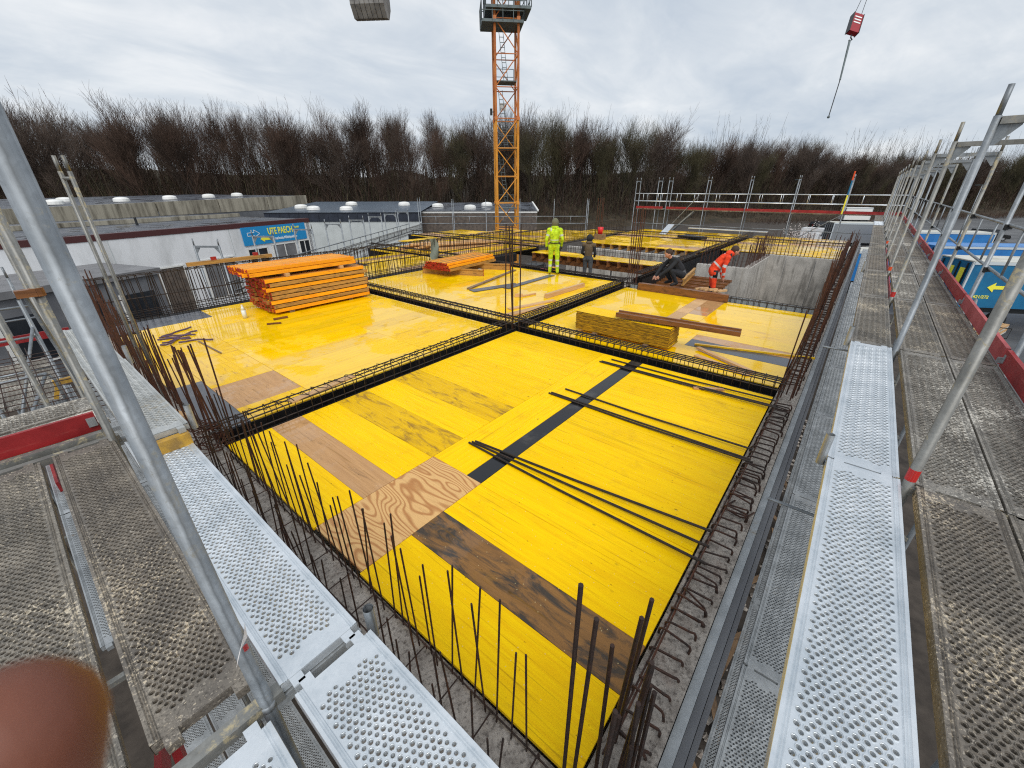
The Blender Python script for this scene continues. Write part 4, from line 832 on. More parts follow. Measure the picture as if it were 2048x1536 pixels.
loose('pale board resting on the near beam cage', (.85, 4.98), (1.85, 5.08), .11, .024, 'timber_pale', .19); loose('small pale board end on the left wall', (-.28, 6.2), (-.16, 5.75), .12, .06, 'timber_pale', .12)
loose('dark wedge left of the girder stack, nearer one', (2.35, 9.5), (2.6, 9.35), .05, .03, 'girder_brown', nm='wood_offcut'); loose('dark wedge left of the girder stack, farther one', (2.6, 9.75), (2.9, 9.7), .06, .04, 'girder_brown', nm='wood_offcut')
loose('thin dark batten on the wet deck left of the girder stack', (1.0, 9.4), (1.05, 8.3), .03, .012, 'timber_grey', nm='batten', cat='timber')
loose('orange timber on two red clamps on top of the rebar fence', (1.9, 12.35), (3.9, 12.35), .1, .09, 'girder_old', 1.08)
for x in (2.5, 3.5): o = put('clamp', MB().box((0, 0, .04), (.12, .05, .08)).mesh('clamp', 'red_plastic'), None, (x, 12.35, 1.125)); tag(o, 'small red clamp on the timber above the rebar fence, '+('left' if x < 3 else 'right')+' one', 'clamp')
for k in range(7): loose('pale timber plank in the far pile before the crane foot, %s from its far side' % nth(k), (12.0+.1*k, 17.6-.28*k), (15.6+.1*k, 16.0-.28*k), .2, .09, 'timber_pale', .05+.09*(k % 3), group='planks of the far timber pile')
loose('steel ramp plank lying slanted on the far deck below the tall scaffold', (26.4, 9.6), (28.6, 9.9), .4, .05, 'galv_new', .06, 'metal_sheet', 'sheet', zb=.5); loose('stack of dark trays on the far deck', (25.6, 6.9), (26.2, 8.3), .8, .14, 'steel_dark', nm='tray_stack', cat='trays')
loose('long galvanised channel along the foot of the far scaffold', (29.2, 8.9), (29.2, 4.2), .3, .05, 'galv_new', .3, 'metal_channel', 'channel')
# reinforcing bars laid on the near bay
for g, (u0, n, sk) in enumerate(((1.86, 3, .16), (3.55, 3, .0), (5.12, 3, .06))):
    for i in range(n):
        x0 = u0+(.035*i if g == 0 else (.27 if i == 2 and g == 1 else .04*i) if g < 2 else (.22 if i == 2 else .04*i)); x1 = x0+(sk*(i-.4) if g == 0 else -.03)
        y0 = 2.62-(.12 if (i == 2 and g) else .02*i); m = MB().path([(x0, y0, .016), ((x0+x1)/2, y0/2, .017+.01*(i == 1)), (x1, -.12+.03*i, .05)], .0125 if g else .0135, 7)
        nmz = ('nearest', 'middle', 'farthest')[g]; o = m.build('reinforcing_bar', 'rebar_dark'); tag(o, 'dark ribbed bar of the %s bundle on the near bay, %s from the corner' % (nmz, nth(i)), 'bar', 'bars of the %s bundle on the near bay' % nmz)
# bottle, straps, bucket, crates, rag
bt = thing('bottle', 'clear plastic bottle standing left of the big girder stack', 'bottle', (2.25, 10.45, 0)); MB().tube((2.25, 10.45, .002), (2.25, 10.45, .2), .05, 12).tube((2.25, 10.45, .2), (2.25, 10.45, .29), .05, 12, .018).build('body', 'film_clear', bt, True); MB().tube((2.25, 10.45, .29), (2.25, 10.45, .32), .02, 10).build('cap', 'paper', bt)
sp = MB()
for k in range(7):
    pts = []; x, y = .35+rnd.uniform(0, .5), 10.0+rnd.uniform(-.5, .3); a = rnd.uniform(-.6, .4)
    for i in range(7): pts.append((x, y, .012+.02*rnd.random())); a += rnd.gauss(0, .5); x += .11*math.cos(a); y += .11*math.sin(a)
    sp.path(pts, .016, 4)
tag(sp.build('lifting_strap', 'strap'), 'heap of faded purple lifting straps on the deck behind the rusty bars', 'strap')
bk = thing('bucket', 'red bucket standing on the far deck above the worker in brown', 'bucket', (22.0, 11.7, 0)); MB().tube((22.0, 11.7, .3), (22.0, 11.7, .68), .14, 12, .17).build('body', 'bucket_red', bk, True); MB().path([(21.84, 11.7, .67), (21.9, 11.7, .85), (22.1, 11.7, .85), (22.16, 11.7, .67)], .01, 5).build('handle', 'steel_dark', bk); MB().box((22, 11.7, .15), (.5, .5, .296)).build('stand', 'timber_grey', bk)
rg = thing('rag', 'grey cloth draped over the rebar fence beside the smaller girder stack', 'cloth', (9.6, 12.3, .2)); mb = MB(); V = []; F = []
for i in range(9):
    for j in range(5): V.append((9.45+.09*j+.03*math.sin(i*1.7+j), 12.15-.06*math.sin(j*1.3+i*.8)-.02*i*(.3), 1.06-.1*i))
for i in range(8):
    for j in range(4): F.append((i*5+j, i*5+j+1, i*5+j+6, i*5+j+5))
mb.add(V, F); mb.build('cloth', 'rag', rg, True)
def crate(label, p, mat, d=(.4, .3, .35)):
    t = thing('tool_box', label, 'box', p); MB().box((p[0], p[1], p[2]+d[2]/2), d).build('body', mat, t); MB().path([(p[0]-d[0]*.3, p[1], p[2]+d[2]), (p[0]-d[0]*.3, p[1], p[2]+d[2]+.1), (p[0]+d[0]*.3, p[1], p[2]+d[2]+.1), (p[0]+d[0]*.3, p[1], p[2]+d[2])], .015, 5).build('handle', 'steel_dark', t)
crate('dark tool box on the ledge left of the worker in brown', (12.6, 9.6, -.45), 'steel_dark', (.5, .6, .45)); crate('small pink bundle on the ledge beside the dark tool box', (12.5, 9.0, -.4), 'pink_cloth', (.2, .25, .35)); crate('small orange box on the ledge beside the pink bundle', (12.5, 8.6, -.4), 'girder_orange', (.25, .2, .4))
lg = MB(); lg.box((12.7, 8.6, -.55), (1.2, 6.4, .08)); o = lg.build('work_platform', 'timber_grey'); tag(o, 'low timber work platform inside the deck opening where the men stand', 'platform')
lg = MB(); lg.box((12.5, 3.3, -.43), (1.6, 2.9, .08)); o = lg.build('work_platform', 'timber_grey'); tag(o, 'low timber work platform in the pit under the man in orange', 'platform')
for k in range(6): loose('pale timber scrap on the pit lip between the two bent workers, %s from the left' % nth(k), (11.2+.05*rnd.random(), 2.9-.12*k), (11.45+.05*rnd.random(), 2.75-.12*k), .06, .05, 'timber_pale', .18+.02*(k % 2), group='timber scraps on the pit lip')
tag(MB().path([(17, .9, -2.9), (17, .9, -2.2), (17, 1.5, -2.2), (17, 1.5, -2.9)], .02, 6).build('hoop_rail', 'galv_tube'), 'small metal hoop standing in the pit before the shaft wall', 'rail')

# ================================================================== PEOPLE
def capsule(m, a, b, r1, r2, n=10):
    a, b = Vector(a), Vector(b); d = b-a; L = d.length
    if L < 1e-6: m.ball(a, r1, n); return
    m.tube(a, b, r1, n, r2); m.ball(a, r1, n); m.ball(b, r2, n)
def person(label, pos, rz, J, mats, stripes=(), hood=None, hair=None, scale=1.0, extra=None):
    """J joints in metres around the pelvis ground point, facing +X; one continuous remeshed body"""
    m = MB(); S = []      # segments (a, b, ra, rb, tag)
    def seg(a, b, ra, rb, t): S.append((Vector(J[a]), Vector(J[b]), ra, rb, t)); capsule(m, J[a], J[b], ra, rb)
    seg('hip', 'waist', .150, .145, 'pelvis'); seg('waist', 'chest', .150, .165, 'torso'); seg('shl', 'shr', .085, .085, 'torso'); seg('chest', 'neck', .12, .062, 'torso'); seg('neck', 'head', .058, .06, 'neck')
    h = Vector(J['head']); f = Vector(J.get('face', (1, 0, 0))).normalized(); m.ball(h+Vector((0, 0, .05)), .105, 12, None, (1.0, .82, 1.18)); S.append((h, h+Vector((0, 0, .12)), .1, .1, 'head'))
    m.tube(h+f*.085+Vector((0, 0, .045)), h+f*.125+Vector((0, 0, .015)), .012, 6, .018); sdv = f.cross(Vector((0, 0, 1))).normalized()
    for s_ in (-1, 1): m.ball(h+sdv*s_*.088+Vector((0, 0, .035)), .025, 6)
    for s_ in 'lr':
        seg('sh'+s_, 'el'+s_, .072, .055, 'uparm'); seg('el'+s_, 'wr'+s_, .056, .042, 'forearm'); seg('hi'+s_, 'kn'+s_, .102, .072, 'thigh'); seg('kn'+s_, 'an'+s_, .072, .055, 'shin'); seg('an'+s_, 'to'+s_, .055, .042, 'foot')
        capsule(m, J['hip'], J['hi'+s_], .13, .115)
        w_, e_ = Vector(J['wr'+s_]), Vector(J['el'+s_]); d = (w_-e_).normalized(); sd_ = d.cross(f).normalized() if abs(d.dot(f)) < .95 else Vector((0, 1, 0)); pm = w_+d*.075
        capsule(m, w_, pm, .036, .04); S.append((w_, w_+d*.2, .04, .02, 'hand'))
        for q, (o_, l_) in enumerate(((-.032, .075), (-.011, .088), (.011, .083), (.032, .065))):
            a = pm+sd_*o_; k = a+d*l_*.55; capsule(m, a, k, .0125, .0115, 6); capsule(m, k, k+(d*.8+f*.5).normalized()*l_*.5, .0115, .010, 6)
        a = w_+d*.03-sd_*.035; capsule(m, a, a+(d-sd_*.6).normalized()*.055, .014, .012, 6)
    tmp = bpy.data.objects.new('tmp', m.mesh('tmp')); COL.objects.link(tmp)
    rm = tmp.modifiers.new('r', 'REMESH'); rm.mode = 'VOXEL'; rm.voxel_size = .013; sm = tmp.modifiers.new('s', 'SMOOTH'); sm.iterations = 4; sm.factor = .5
    dg = bpy.context.evaluated_depsgraph_get(); me = bpy.data.meshes.new_from_object(tmp.evaluated_get(dg)); bpy.data.objects.remove(tmp)
    names = list(dict.fromkeys(list(mats.values())+['reflective'])); me.materials.clear()
    for k in names: me.materials.append(MAT[k])
    for p in me.polygons:
        c = p.center; best = 9; bt_ = 'torso'; tt = 0
        for a, b, ra, rb, t_ in S:
            d = b-a; u_ = max(0, min(1, (c-a).dot(d)/max(1e-9, d.length_squared))); q = ((c-(a+d*u_)).length)/(ra+(rb-ra)*u_)
            if q < best: best, bt_, tt = q, t_, u_
        mk = mats[bt_]
        for (st, lo, hi) in stripes:
            if bt_ == st and lo < tt < hi: mk = 'reflective'
        p.material_index = names.index(mk); p.use_smooth = True
    me.name = 'person'; o = put('person', me, None, pos, (0, 0, rz)); o.scale = (scale,)*3; tag(o, label, 'person')
    def kid(nm, mbb, mat):
        c = bpy.data.objects.new(nm, mbb.mesh(nm, mat, True)); COL.objects.link(c); c.parent = o
    if hood:
        hm = MB(); hm.ball(h+Vector((0, 0, .055))-f*.02, .128, 14, None, (1., .95, 1.15)); kid('hood', hm, hood)
        hm = MB(); hm.ball(h+Vector((0, 0, -.10))-f*.05, .11, 12, None, (1, 1.2, .7)); kid('collar', hm, mats['torso'] if hood != 'hood_olive' else 'hivis_yellow')
    if hair:
        hm = MB(); hm.ball(h+Vector((0, 0, .075))-f*.018, .112, 12, None, (1., .88, 1.06)); kid('hair', hm, hair)
    if extra: extra(kid, J)
    return o
def stand(bend=0.):
    return dict(hip=(0, 0, .95), waist=(-.01, 0, 1.08), chest=(.0, 0, 1.32), neck=(.02, 0, 1.50), head=(.05, 0, 1.60), shl=(0, .185, 1.42), shr=(0, -.185, 1.42), ell=(-.04, .26, 1.14), elr=(-.02, -.26, 1.14), wrl=(.06, .26, .90), wrr=(.12, -.24, .92), hil=(0, .095, .90), hir=(0, -.095, .90), knl=(.04, .11, .50), knr=(-.02, -.12, .50), anl=(-.02, .12, .09), anr=(-.06, -.14, .09), tol=(.13, .13, .045), tor=(.09, -.17, .045))
J = stand(); J['head'] = (.07, 0, 1.59); J['face'] = (1, -.1, -.25)
def belt(kid, J):
    m = MB(); m.path([(math.cos(t)*.158-.01, math.sin(t)*.158, 1.03) for t in [i*PI/8 for i in range(16)]], .016, 5, closed=True); m.path([(.0, -.16, 1.0), (.02, -.2, .8), (.0, -.19, .6)], .015, 5); m.box((-.02, -.2, .85), (.08, .05, .14)); kid('tool_belt', m, 'cloth_black')
HV = dict(pelvis='hivis_yellow', torso='hivis_yellow', neck='hood_olive', head='skin', uparm='hivis_yellow', forearm='hivis_yellow', hand='cloth_grey', thigh='hivis_yellow', shin='hivis_yellow', foot='boot')
person('worker in yellow-green hi-vis suit with olive hood standing on the deck, seen from behind', (11.35, 7.82, .003), .55, J, HV, (('shin', .45, .62), ('shin', .05, .16), ('uparm', .45, .65), ('torso', .12, .22)), 'hood_olive', None, 1.03, belt)
J = stand(); J['wrl'] = (.22, .18, 1.02); J['wrr'] = (.22, -.2, 1.0); J['ell'] = (.0, .25, 1.13); J['elr'] = (.0, -.25, 1.13); J['face'] = (1, 0, -.3)
person('man in brown vest over a black hooded jacket standing lower in the deck opening', (12.95, 7.35, -.51), .35, J, dict(pelvis='cloth_grey', torso='cloth_brown', neck='cloth_black', head='skin', uparm='cloth_black', forearm='cloth_black', hand='skin', thigh='cloth_grey', shin='cloth_grey', foot='boot'), (), 'cloth_black', None, .97)
J = dict(hip=(-.22, 0, .34), waist=(-.16, 0, .46), chest=(.04, 0, .66), neck=(.17, 0, .80), head=(.27, 0, .87), face=(1, 0, -.6), shl=(.08, .19, .74), shr=(.08, -.19, .74), ell=(.30, .24, .52), elr=(.32, -.22, .50), wrl=(.50, .12, .30), wrr=(.52, -.12, .26), hil=(-.2, .1, .32), hir=(-.2, -.1, .32), knl=(.20, .19, .46), knr=(.22, -.19, .42), anl=(-.04, .16, .09), anr=(-.02, -.16, .09), tol=(.12, .18, .045), tor=(.14, -.18, .045))
DK = dict(pelvis='cloth_grey', torso='cloth_black', neck='skin', head='skin', uparm='cloth_black', forearm='cloth_black', hand='skin', thigh='cloth_black', shin='cloth_black', foot='boot')
person('man in dark work clothes crouching and tying rebar at the beam', (11.72, 3.72, .1), 2.35, J, DK, (), None, 'hair', 1.0)
J = dict(hip=(0, 0, .93), waist=(.05, 0, 1.05), chest=(.22, 0, 1.24), neck=(.36, 0, 1.36), head=(.45, 0, 1.42), face=(1, 0, -.55), shl=(.26, .19, 1.31), shr=(.26, -.19, 1.31), ell=(.20, .25, 1.04), elr=(.20, -.25, 1.04), wrl=(.26, .22, .80), wrr=(.24, -.2, .80), hil=(0, .1, .88), hir=(0, -.1, .88), knl=(.06, .12, .48), knr=(.05, -.12, .48), anl=(-.03, .12, .09), anr=(-.04, -.13, .09), tol=(.12, .13, .045), tor=(.11, -.15, .045))
OR = dict(pelvis='hivis_orange', torso='hivis_orange', neck='hivis_orange', head='skin', uparm='hivis_orange', forearm='hivis_orange', hand='skin', thigh='hivis_orange', shin='cloth_black', foot='boot')
def oh(kid, J):
    m = MB(); m.ball((.33, 0, 1.40), .12, 12, None, (1, 1.15, .8)); kid('hood', m, 'hivis_orange'); m = MB(); m.path([(.30, .21, 1.25), (.34, .1, 1.42), (.36, 0, 1.44), (.34, -.1, 1.42), (.30, -.21, 1.25)], .03, 6); kid('shoulder_yoke', m, 'cloth_black')
    m = MB(); m.box((.03, -.17, .86), (.12, .06, .2)); m.box((.02, .17, .86), (.12, .06, .2)); kid('tool_pouch', m, 'cloth_black')
person('worker in orange hi-vis jacket and trousers bending forward at the pit edge', (12.2, 2.75, -.38), -1.15, J, OR, (('torso', .05, .22), ('uparm', .7, .95), ('forearm', .5, .8), ('thigh', .2, .34)), None, 'hair', 1.03, oh)
# photographer's hand holding the camera; only a fingertip shows in the corner
hm = MB(); tip = at(14, 1492, .052); back = (-FW*.35+DN*.75-RT*.35).normalized(); side = back.cross(FW).normalized()
k1 = tip+(DN*.95-RT*.15).normalized()*.026; k2 = k1+back*.026; k3 = k2+(back-FW*.5).normalized()*.04
for a, b, r1, r2 in ((tip, k1, .0100, .0104), (k1, k2, .0108, .011), (k2, k3, .0105, .012)): capsule(hm, a, b, r1, r2, 14)
palm = k3+back*.05-FW*.03
capsule(hm, k3, palm, .018, .028, 12)
for i, (o_, l_) in enumerate(((.024, .05), (.046, .046), (.066, .036))):
    a = palm+side*o_*.9-back*.02; capsule(hm, palm, a, .026, .018, 12); b = a-FW*.02-back*l_*.6; capsule(hm, a, b, .011, .010, 10); capsule(hm, b, b+(-back*.5+FW*.2+RT*.4).normalized()*l_*.6, .010, .0088, 10)
th = palm-side*.03; capsule(hm, palm, th, .024, .018, 12); capsule(hm, th, th-back*.05+RT*.02, .0135, .0115, 10)
wrist = palm+back*.09-FW*.05; capsule(hm, palm, wrist, .03, .028, 12); capsule(hm, wrist, wrist+(back-FW*.9)*.16, .028, .04, 12)
tmp = bpy.data.objects.new('tmp', hm.mesh('tmp')); COL.objects.link(tmp); rm = tmp.modifiers.new('r', 'REMESH'); rm.mode = 'VOXEL'; rm.voxel_size = .0018; sm = tmp.modifiers.new('s', 'SMOOTH'); sm.iterations = 6; sm.factor = .5
me = bpy.data.meshes.new_from_object(tmp.evaluated_get(bpy.context.evaluated_depsgraph_get())); bpy.data.objects.remove(tmp); me.materials.clear(); me.materials.append(MAT['finger_skin']); me.polygons.foreach_set('use_smooth', [True]*len(me.polygons))
tag(put('person', me), 'out-of-focus fingertip of the photographer at the lower left of the lens', 'person')
# ================================================================== NEIGHBOUR HALLS
def wallbox(t, nm, a, b, z0, z1, th, mat, side=1):
    """vertical slab from a to b (x, y); thickness to the far side"""
    a, b = Vector((a[0], a[1])), Vector((b[0], b[1])); d = (b-a).normalized(); n = Vector((-d.y, d.x))*side*th
    P_ = [a, b, b+n, a+n]; P_ = P_ if side > 0 else P_[::-1]
    return MB().prism([(p.x, p.y) for p in P_], z0, z1).build(nm, mat, t)
def lerp2(a, b, f): return (a[0]+(b[0]-a[0])*f, a[1]+(b[1]-a[1])*f)
def text_mesh(body, size, mat, bold=0.0, shear=0.):
    cu = bpy.data.curves.new('t', 'FONT'); cu.body = body; cu.size = size; cu.extrude = .008; cu.offset = bold; cu.shear = shear
    o = bpy.data.objects.new('t', cu); COL.objects.link(o); me = bpy.data.meshes.new_from_object(o.evaluated_get(bpy.context.evaluated_depsgraph_get())); bpy.data.objects.remove(o)
    me.materials.clear(); me.materials.append(MAT[mat]); return me
# white hall with the sign
hA, hB = (-14.0, 27.3), (16.6, 36.2); zr = .50; hd = Vector((hB[0]-hA[0], hB[1]-hA[1])).normalized(); hn = Vector((-hd.y, hd.x)); hang = math.atan2(hd.y, hd.x)
H1 = thing('hall', 'white rendered hall with dark red roof edge behind the left scaffold', 'building', (2, 33, G))
wallbox(H1, 'wall', hA, hB, G, zr-.32, .3, 'white_render'); wallbox(H1, 'roof_edge', (hA[0]+hn.x*-.03, hA[1]+hn.y*-.03), (hB[0]+hn.x*-.03+hd.x*.06, hB[1]+hn.y*-.03+hd.y*.06), zr-.32, zr, .4, 'fascia_red')
e2 = (hB[0]+hn.x*16, hB[1]+hn.y*16); wallbox(H1, 'wall', hB, e2, G, zr-.32, .3, 'white_render')
f2 = (hA[0]+hn.x*16, hA[1]+hn.y*16)
rf = MB().prism([hA, hB, e2, f2], zr-.2, zr-.06).build('roof', 'roof_felt', H1)
wallbox(H1, 'roof_upstand', lerp2(hA, f2, .52), lerp2(hB, e2, .52), zr-.05, zr+.22, .25, 'stained_concrete')
MB().tube((6, 39.5, zr-.05), (6, 39.5, zr+.45), .08, 8).build('roof_vent', 'steel_dark', rf)
def onwall(s, z, off=.02): return Vector((hB[0]-hd.x*s-hn.x*off, hB[1]-hd.y*s-hn.y*off, z))
# windows and doors low in the wall
for i, (s0, s1, z0, z1, mt_) in enumerate(((.35, 1.4, -2.4, -1.15, 'glass_dark'), (1.75, 3.9, -2.6, -1.2, 'shutter_grey'), (4.4, 6.0, -2.6, -1.3, 'glass_dark'), (7.2, 9.4, -4.2, -1.6, 'shutter_grey'), (10.6, 13.6, -4.6, -1.7, 'clad_brown'), (14.4, 15.0, -4.6, -1.7, 'trim_white'))):
    p = onwall((s0+s1)/2, (z0+z1)/2, .015); w = put('window', MB().box((0, 0, 0), (s1-s0, .03, z1-z0)).mesh('window', mt_), H1, p, (0, 0, hang))
    m = MB(); wd, ht = s1-s0, z1-z0
    for x, z, sx_, sz_ in ((0, ht/2, wd+.1, .09), (0, -ht/2, wd+.1, .09), (-wd/2, 0, .09, ht), (wd/2, 0, .09, ht), (0, 0, .06, ht)): m.box((x, -.03, z), (sx_, .04, sz_))
    c = bpy.data.objects.new('window_frame', m.mesh('window_frame', 'trim_white')); COL.objects.link(c); c.parent = w
for s in (7.0, 14): put('wall_joint', MB().box((0, 0, 0), (.03, .012, 3.2)).mesh('wall_joint', 'grey_render'), H1, onwall(s, -1.4, .004), (0, 0, hang))
SG = thing('company_sign', 'blue company sign with yellow lettering on the white hall', 'sign', onwall(3.4, -.5, .06))
sw, sh = 5.6, 1.25; s0 = .55; zc = -.42
put('sign_board', MB().box((0, 0, 0), (sw, .06, sh)).mesh('sign_board', 'sign_blue'), SG, onwall(s0+sw/2, zc, .06), (0, 0, hang))
def sput(nm, me, s, z, off=.10, kx=1.): return put(nm, me, SG, onwall(s, z, off), (PI/2, 0, hang), None, False, (kx, 1, 1))
sput('lettering', text_mesh('UTE PAECH', .66, 'sign_yellow', .012), s0+3.53, zc-.0, .10, .66); sput('lettering', text_mesh('GmbH', .20, 'sign_yellow', .004), s0+1.06, zc+.28, .10, .8)
sput('lettering', text_mesh('Internationale Möbelspedition', .29, 'sign_white', .004), s0+3.36, zc-.42, .10, .68)
m = MB()     # outlined white arrow above, solid yellow arrow below
pts = [(-.75, .10), (-.2, .10), (-.2, .28), (.25, 0), (-.2, -.22), (-.2, -.12), (-.75, -.12)]
for i in range(7): a, b = pts[i-1], pts[i]; m.bar((a[0], a[1], 0), (b[0], b[1], 0), .035, .01)
me = m.mesh('arrow_outline', 'sign_white'); sput('arrow_outline', me, s0+4.45, zc+.14)
sput('arrow', MB().prism([(.55, .09), (.0, .09), (0, .2), (-.32, -.02), (0, -.24), (0, -.13), (.55, -.13)], 0, .012).mesh('arrow', 'sign_yellow'), s0+3.95, zc-.25)
# grey annex in front of the hall at the far left
AX = thing('annex', 'grey panelled annex with flat roof at the foot of the white hall', 'building', (3.2, 27, G))
a0, a1 = (-12, 22.0), (4.0, 27.8); ad_ = Vector((a1[0]-a0[0], a1[1]-a0[1])).normalized(); an_ = Vector((-ad_.y, ad_.x))
wallbox(AX, 'wall', a0, a1, G, -1.25, 5, 'grey_panel'); wallbox(AX, 'roof_edge', (a0[0]-an_.x*.15, a0[1]-an_.y*.15), (a1[0]-an_.x*.15+ad_.x*.15, a1[1]-an_.y*.15+ad_.y*.15), -1.25, -.95, 5.4, 'shutter_grey')
for s in (1.2, 3.4, 5.6, 8.0): 
    p = (a1[0]-ad_.x*s-an_.x*.02, a1[1]-ad_.y*s-an_.y*.02); put('window', MB().box((0, 0, 0), (1.5, .04, 2.0)).mesh('window', 'glass_dark'), AX, (p[0], p[1], -3.0), (0, 0, math.atan2(ad_.y, ad_.x)))
    put('window_frame', MB().box((-.78, -.02, 0), (.1, .06, 2.1)).box((0, -.02, -1.03), (1.6, .06, .1)).mesh('window_frame', 'trim_white'), AX, (p[0], p[1], -3.0), (0, 0, math.atan2(ad_.y, ad_.x)))
# big hall behind with concrete fascia and roof domes
H2 = thing('hall', 'large flat hall with stained concrete roof fascia and white domes at the far left', 'building', (15, 58, G))
b0, b1 = (-28, 45.5), (31.5, 66.2); bd = Vector((b1[0]-b0[0], b1[1]-b0[1])).normalized(); bn = Vector((-bd.y, bd.x)); Lb = math.hypot(b1[0]-b0[0], b1[1]-b0[1]); ba = math.atan2(bd.y, bd.x)
wallbox(H2, 'wall', b0, b1, G, .5, .4, 'grey_panel'); nseg = 9
for k in range(nseg):
    p, q_ = lerp2(b0, b1, k/nseg), lerp2(b0, b1, (k+1)/nseg-.002); m = MB(); za, zb = .75+1.05*k/nseg, .75+1.05*(k+1)/nseg; n2 = bn*.35
    p = (p[0]-bn.x*.05, p[1]-bn.y*.05); q_ = (q_[0]-bn.x*.05, q_[1]-bn.y*.05); V = [(p[0], p[1], .1), (q_[0], q_[1], .1), (q_[0]+n2.x, q_[1]+n2.y, .1), (p[0]+n2.x, p[1]+n2.y, .1), (p[0], p[1], za), (q_[0], q_[1], zb), (q_[0]+n2.x, q_[1]+n2.y, zb), (p[0]+n2.x, p[1]+n2.y, za)]
    m.add(V, [(0, 3, 2, 1), (4, 5, 6, 7), (0, 1, 5, 4), (1, 2, 6, 5), (2, 3, 7, 6), (3, 0, 4, 7)]); m.build('fascia_panel', 'stained_concrete', H2)
m = MB(); V = [(b0[0]+bn.x*.3, b0[1]+bn.y*.3, .70), (b1[0]+bn.x*.3, b1[1]+bn.y*.3, 1.74), (b1[0]+bn.x*24, b1[1]+bn.y*24, 1.85), (b0[0]+bn.x*24, b0[1]+bn.y*24, 1.3)]; m.add(V, [(0, 1, 2, 3)]); m.build('roof', 'roof_felt', H2)
def dome(parent, x, y, z, r=.8, mat='dome_white'):
    d = put('skylight', MB().tube((0, 0, 0), (0, 0, .25), r*1.05, 16, r).mesh('skylight', mat), parent, (x, y, z)); c = bpy.data.objects.new('dome', MB().ball((0, 0, .25), r, 16, None, (1, 1, .30), True).mesh('dome', mat, True)); COL.objects.link(c); c.parent = d
for s, o_ in ((36, 5.2), (42, 5.6), (47.5, 6.2), (53, 7), (58, 8), (34, 12), (40.5, 13), (27, 12)): 
    x, y = b0[0]+bd.x*s+bn.x*o_, b0[1]+bd.y*s+bn.y*o_; dome(H2, x, y, .75+1.0*s/Lb+.05, .72)
# navy and grey hall in the middle
def lowhall(label, p0, p1, zs, mats, depth, rise, domes, gable=None):
    t = thing('hall', label, 'building', ((p0[0]+p1[0])/2, (p0[1]+p1[1])/2, G)); d = Vector((p1[0]-p0[0], p1[1]-p0[1])).normalized(); n = Vector((-d.y, d.x))
    z = G
    for nm, zt, mt_, off in zip(('wall', 'cladding', 'roof_trim'), zs, mats, (0, -.08, -.14)):
        wallbox(t, nm, (p0[0]+n.x*off, p0[1]+n.y*off), (p1[0]+n.x*off, p1[1]+n.y*off), z, zt, .4, mt_); z = zt
    m = MB(); a, b = Vector(p0), Vector(p1); c_, e_ = b+n*depth, a+n*depth; m.add([(a.x-n.x*.2, a.y-n.y*.2, z+.02), (b.x-n.x*.2, b.y-n.y*.2, z+.02), (c_.x, c_.y, z+rise), (e_.x, e_.y, z+rise)], [(0, 1, 2, 3)]); m.build('roof', mats[3], t)
    if gable:
        m = MB(); m.add([(b.x, b.y, G), (c_.x, c_.y, G), (c_.x, c_.y, z+rise), (b.x, b.y, z)], [(0, 1, 2, 3)]); m.build('gable_wall', gable, t)
        m = MB(); m.bar((b.x+d.x*.1, b.y+d.y*.1, z+.05), (c_.x+d.x*.1, c_.y+d.y*.1, z+rise+.05), .2, .16); m.build('verge_board', 'trim_white', t)
    for f_, o_ in domes:
        q_ = a.lerp(b, f_)+n*o_; dome(t, q_.x, q_.y, z+rise*o_/depth+.02, .75)
    L = (b-a).length
    for k in range(int(L/1.1)):
        q_ = a.lerp(b, (k+.5)/int(L/1.1)); put('cladding_rib', MB().box((0, 0, 0), (.07, .05, zs[1]-zs[0]-.02)).mesh('cladding_rib', mats[1]), t, (q_.x-n.x*.10, q_.y-n.y*.10, (zs[0]+zs[1])/2), (0, 0, math.atan2(d.y, d.x)))
    return t
lowhall('navy clad hall with blue-grey roof and white domes behind the scaffold frames', (20.5, 54.8), (32.3, 40.9), (-.82, .10, .17), ('grey_render', 'clad_navy', 'clad_navy', 'roof_blue'), 15, .75, ((.25, 3), (.48, 2.6), (.40, 9), (.80, 8.5), (.12, 5)))
lowhall('long low shed with dark roof and white eaves behind the crane mast', (32.5, 44.3), (43.0, 31.6), (-1.2, -.05, .16), ('clad_brown', 'clad_brown', 'trim_white', 'roof_felt'), 14, .55, ((.48, 3.5), (.60, 8), (.2, 6)), 'white_render')

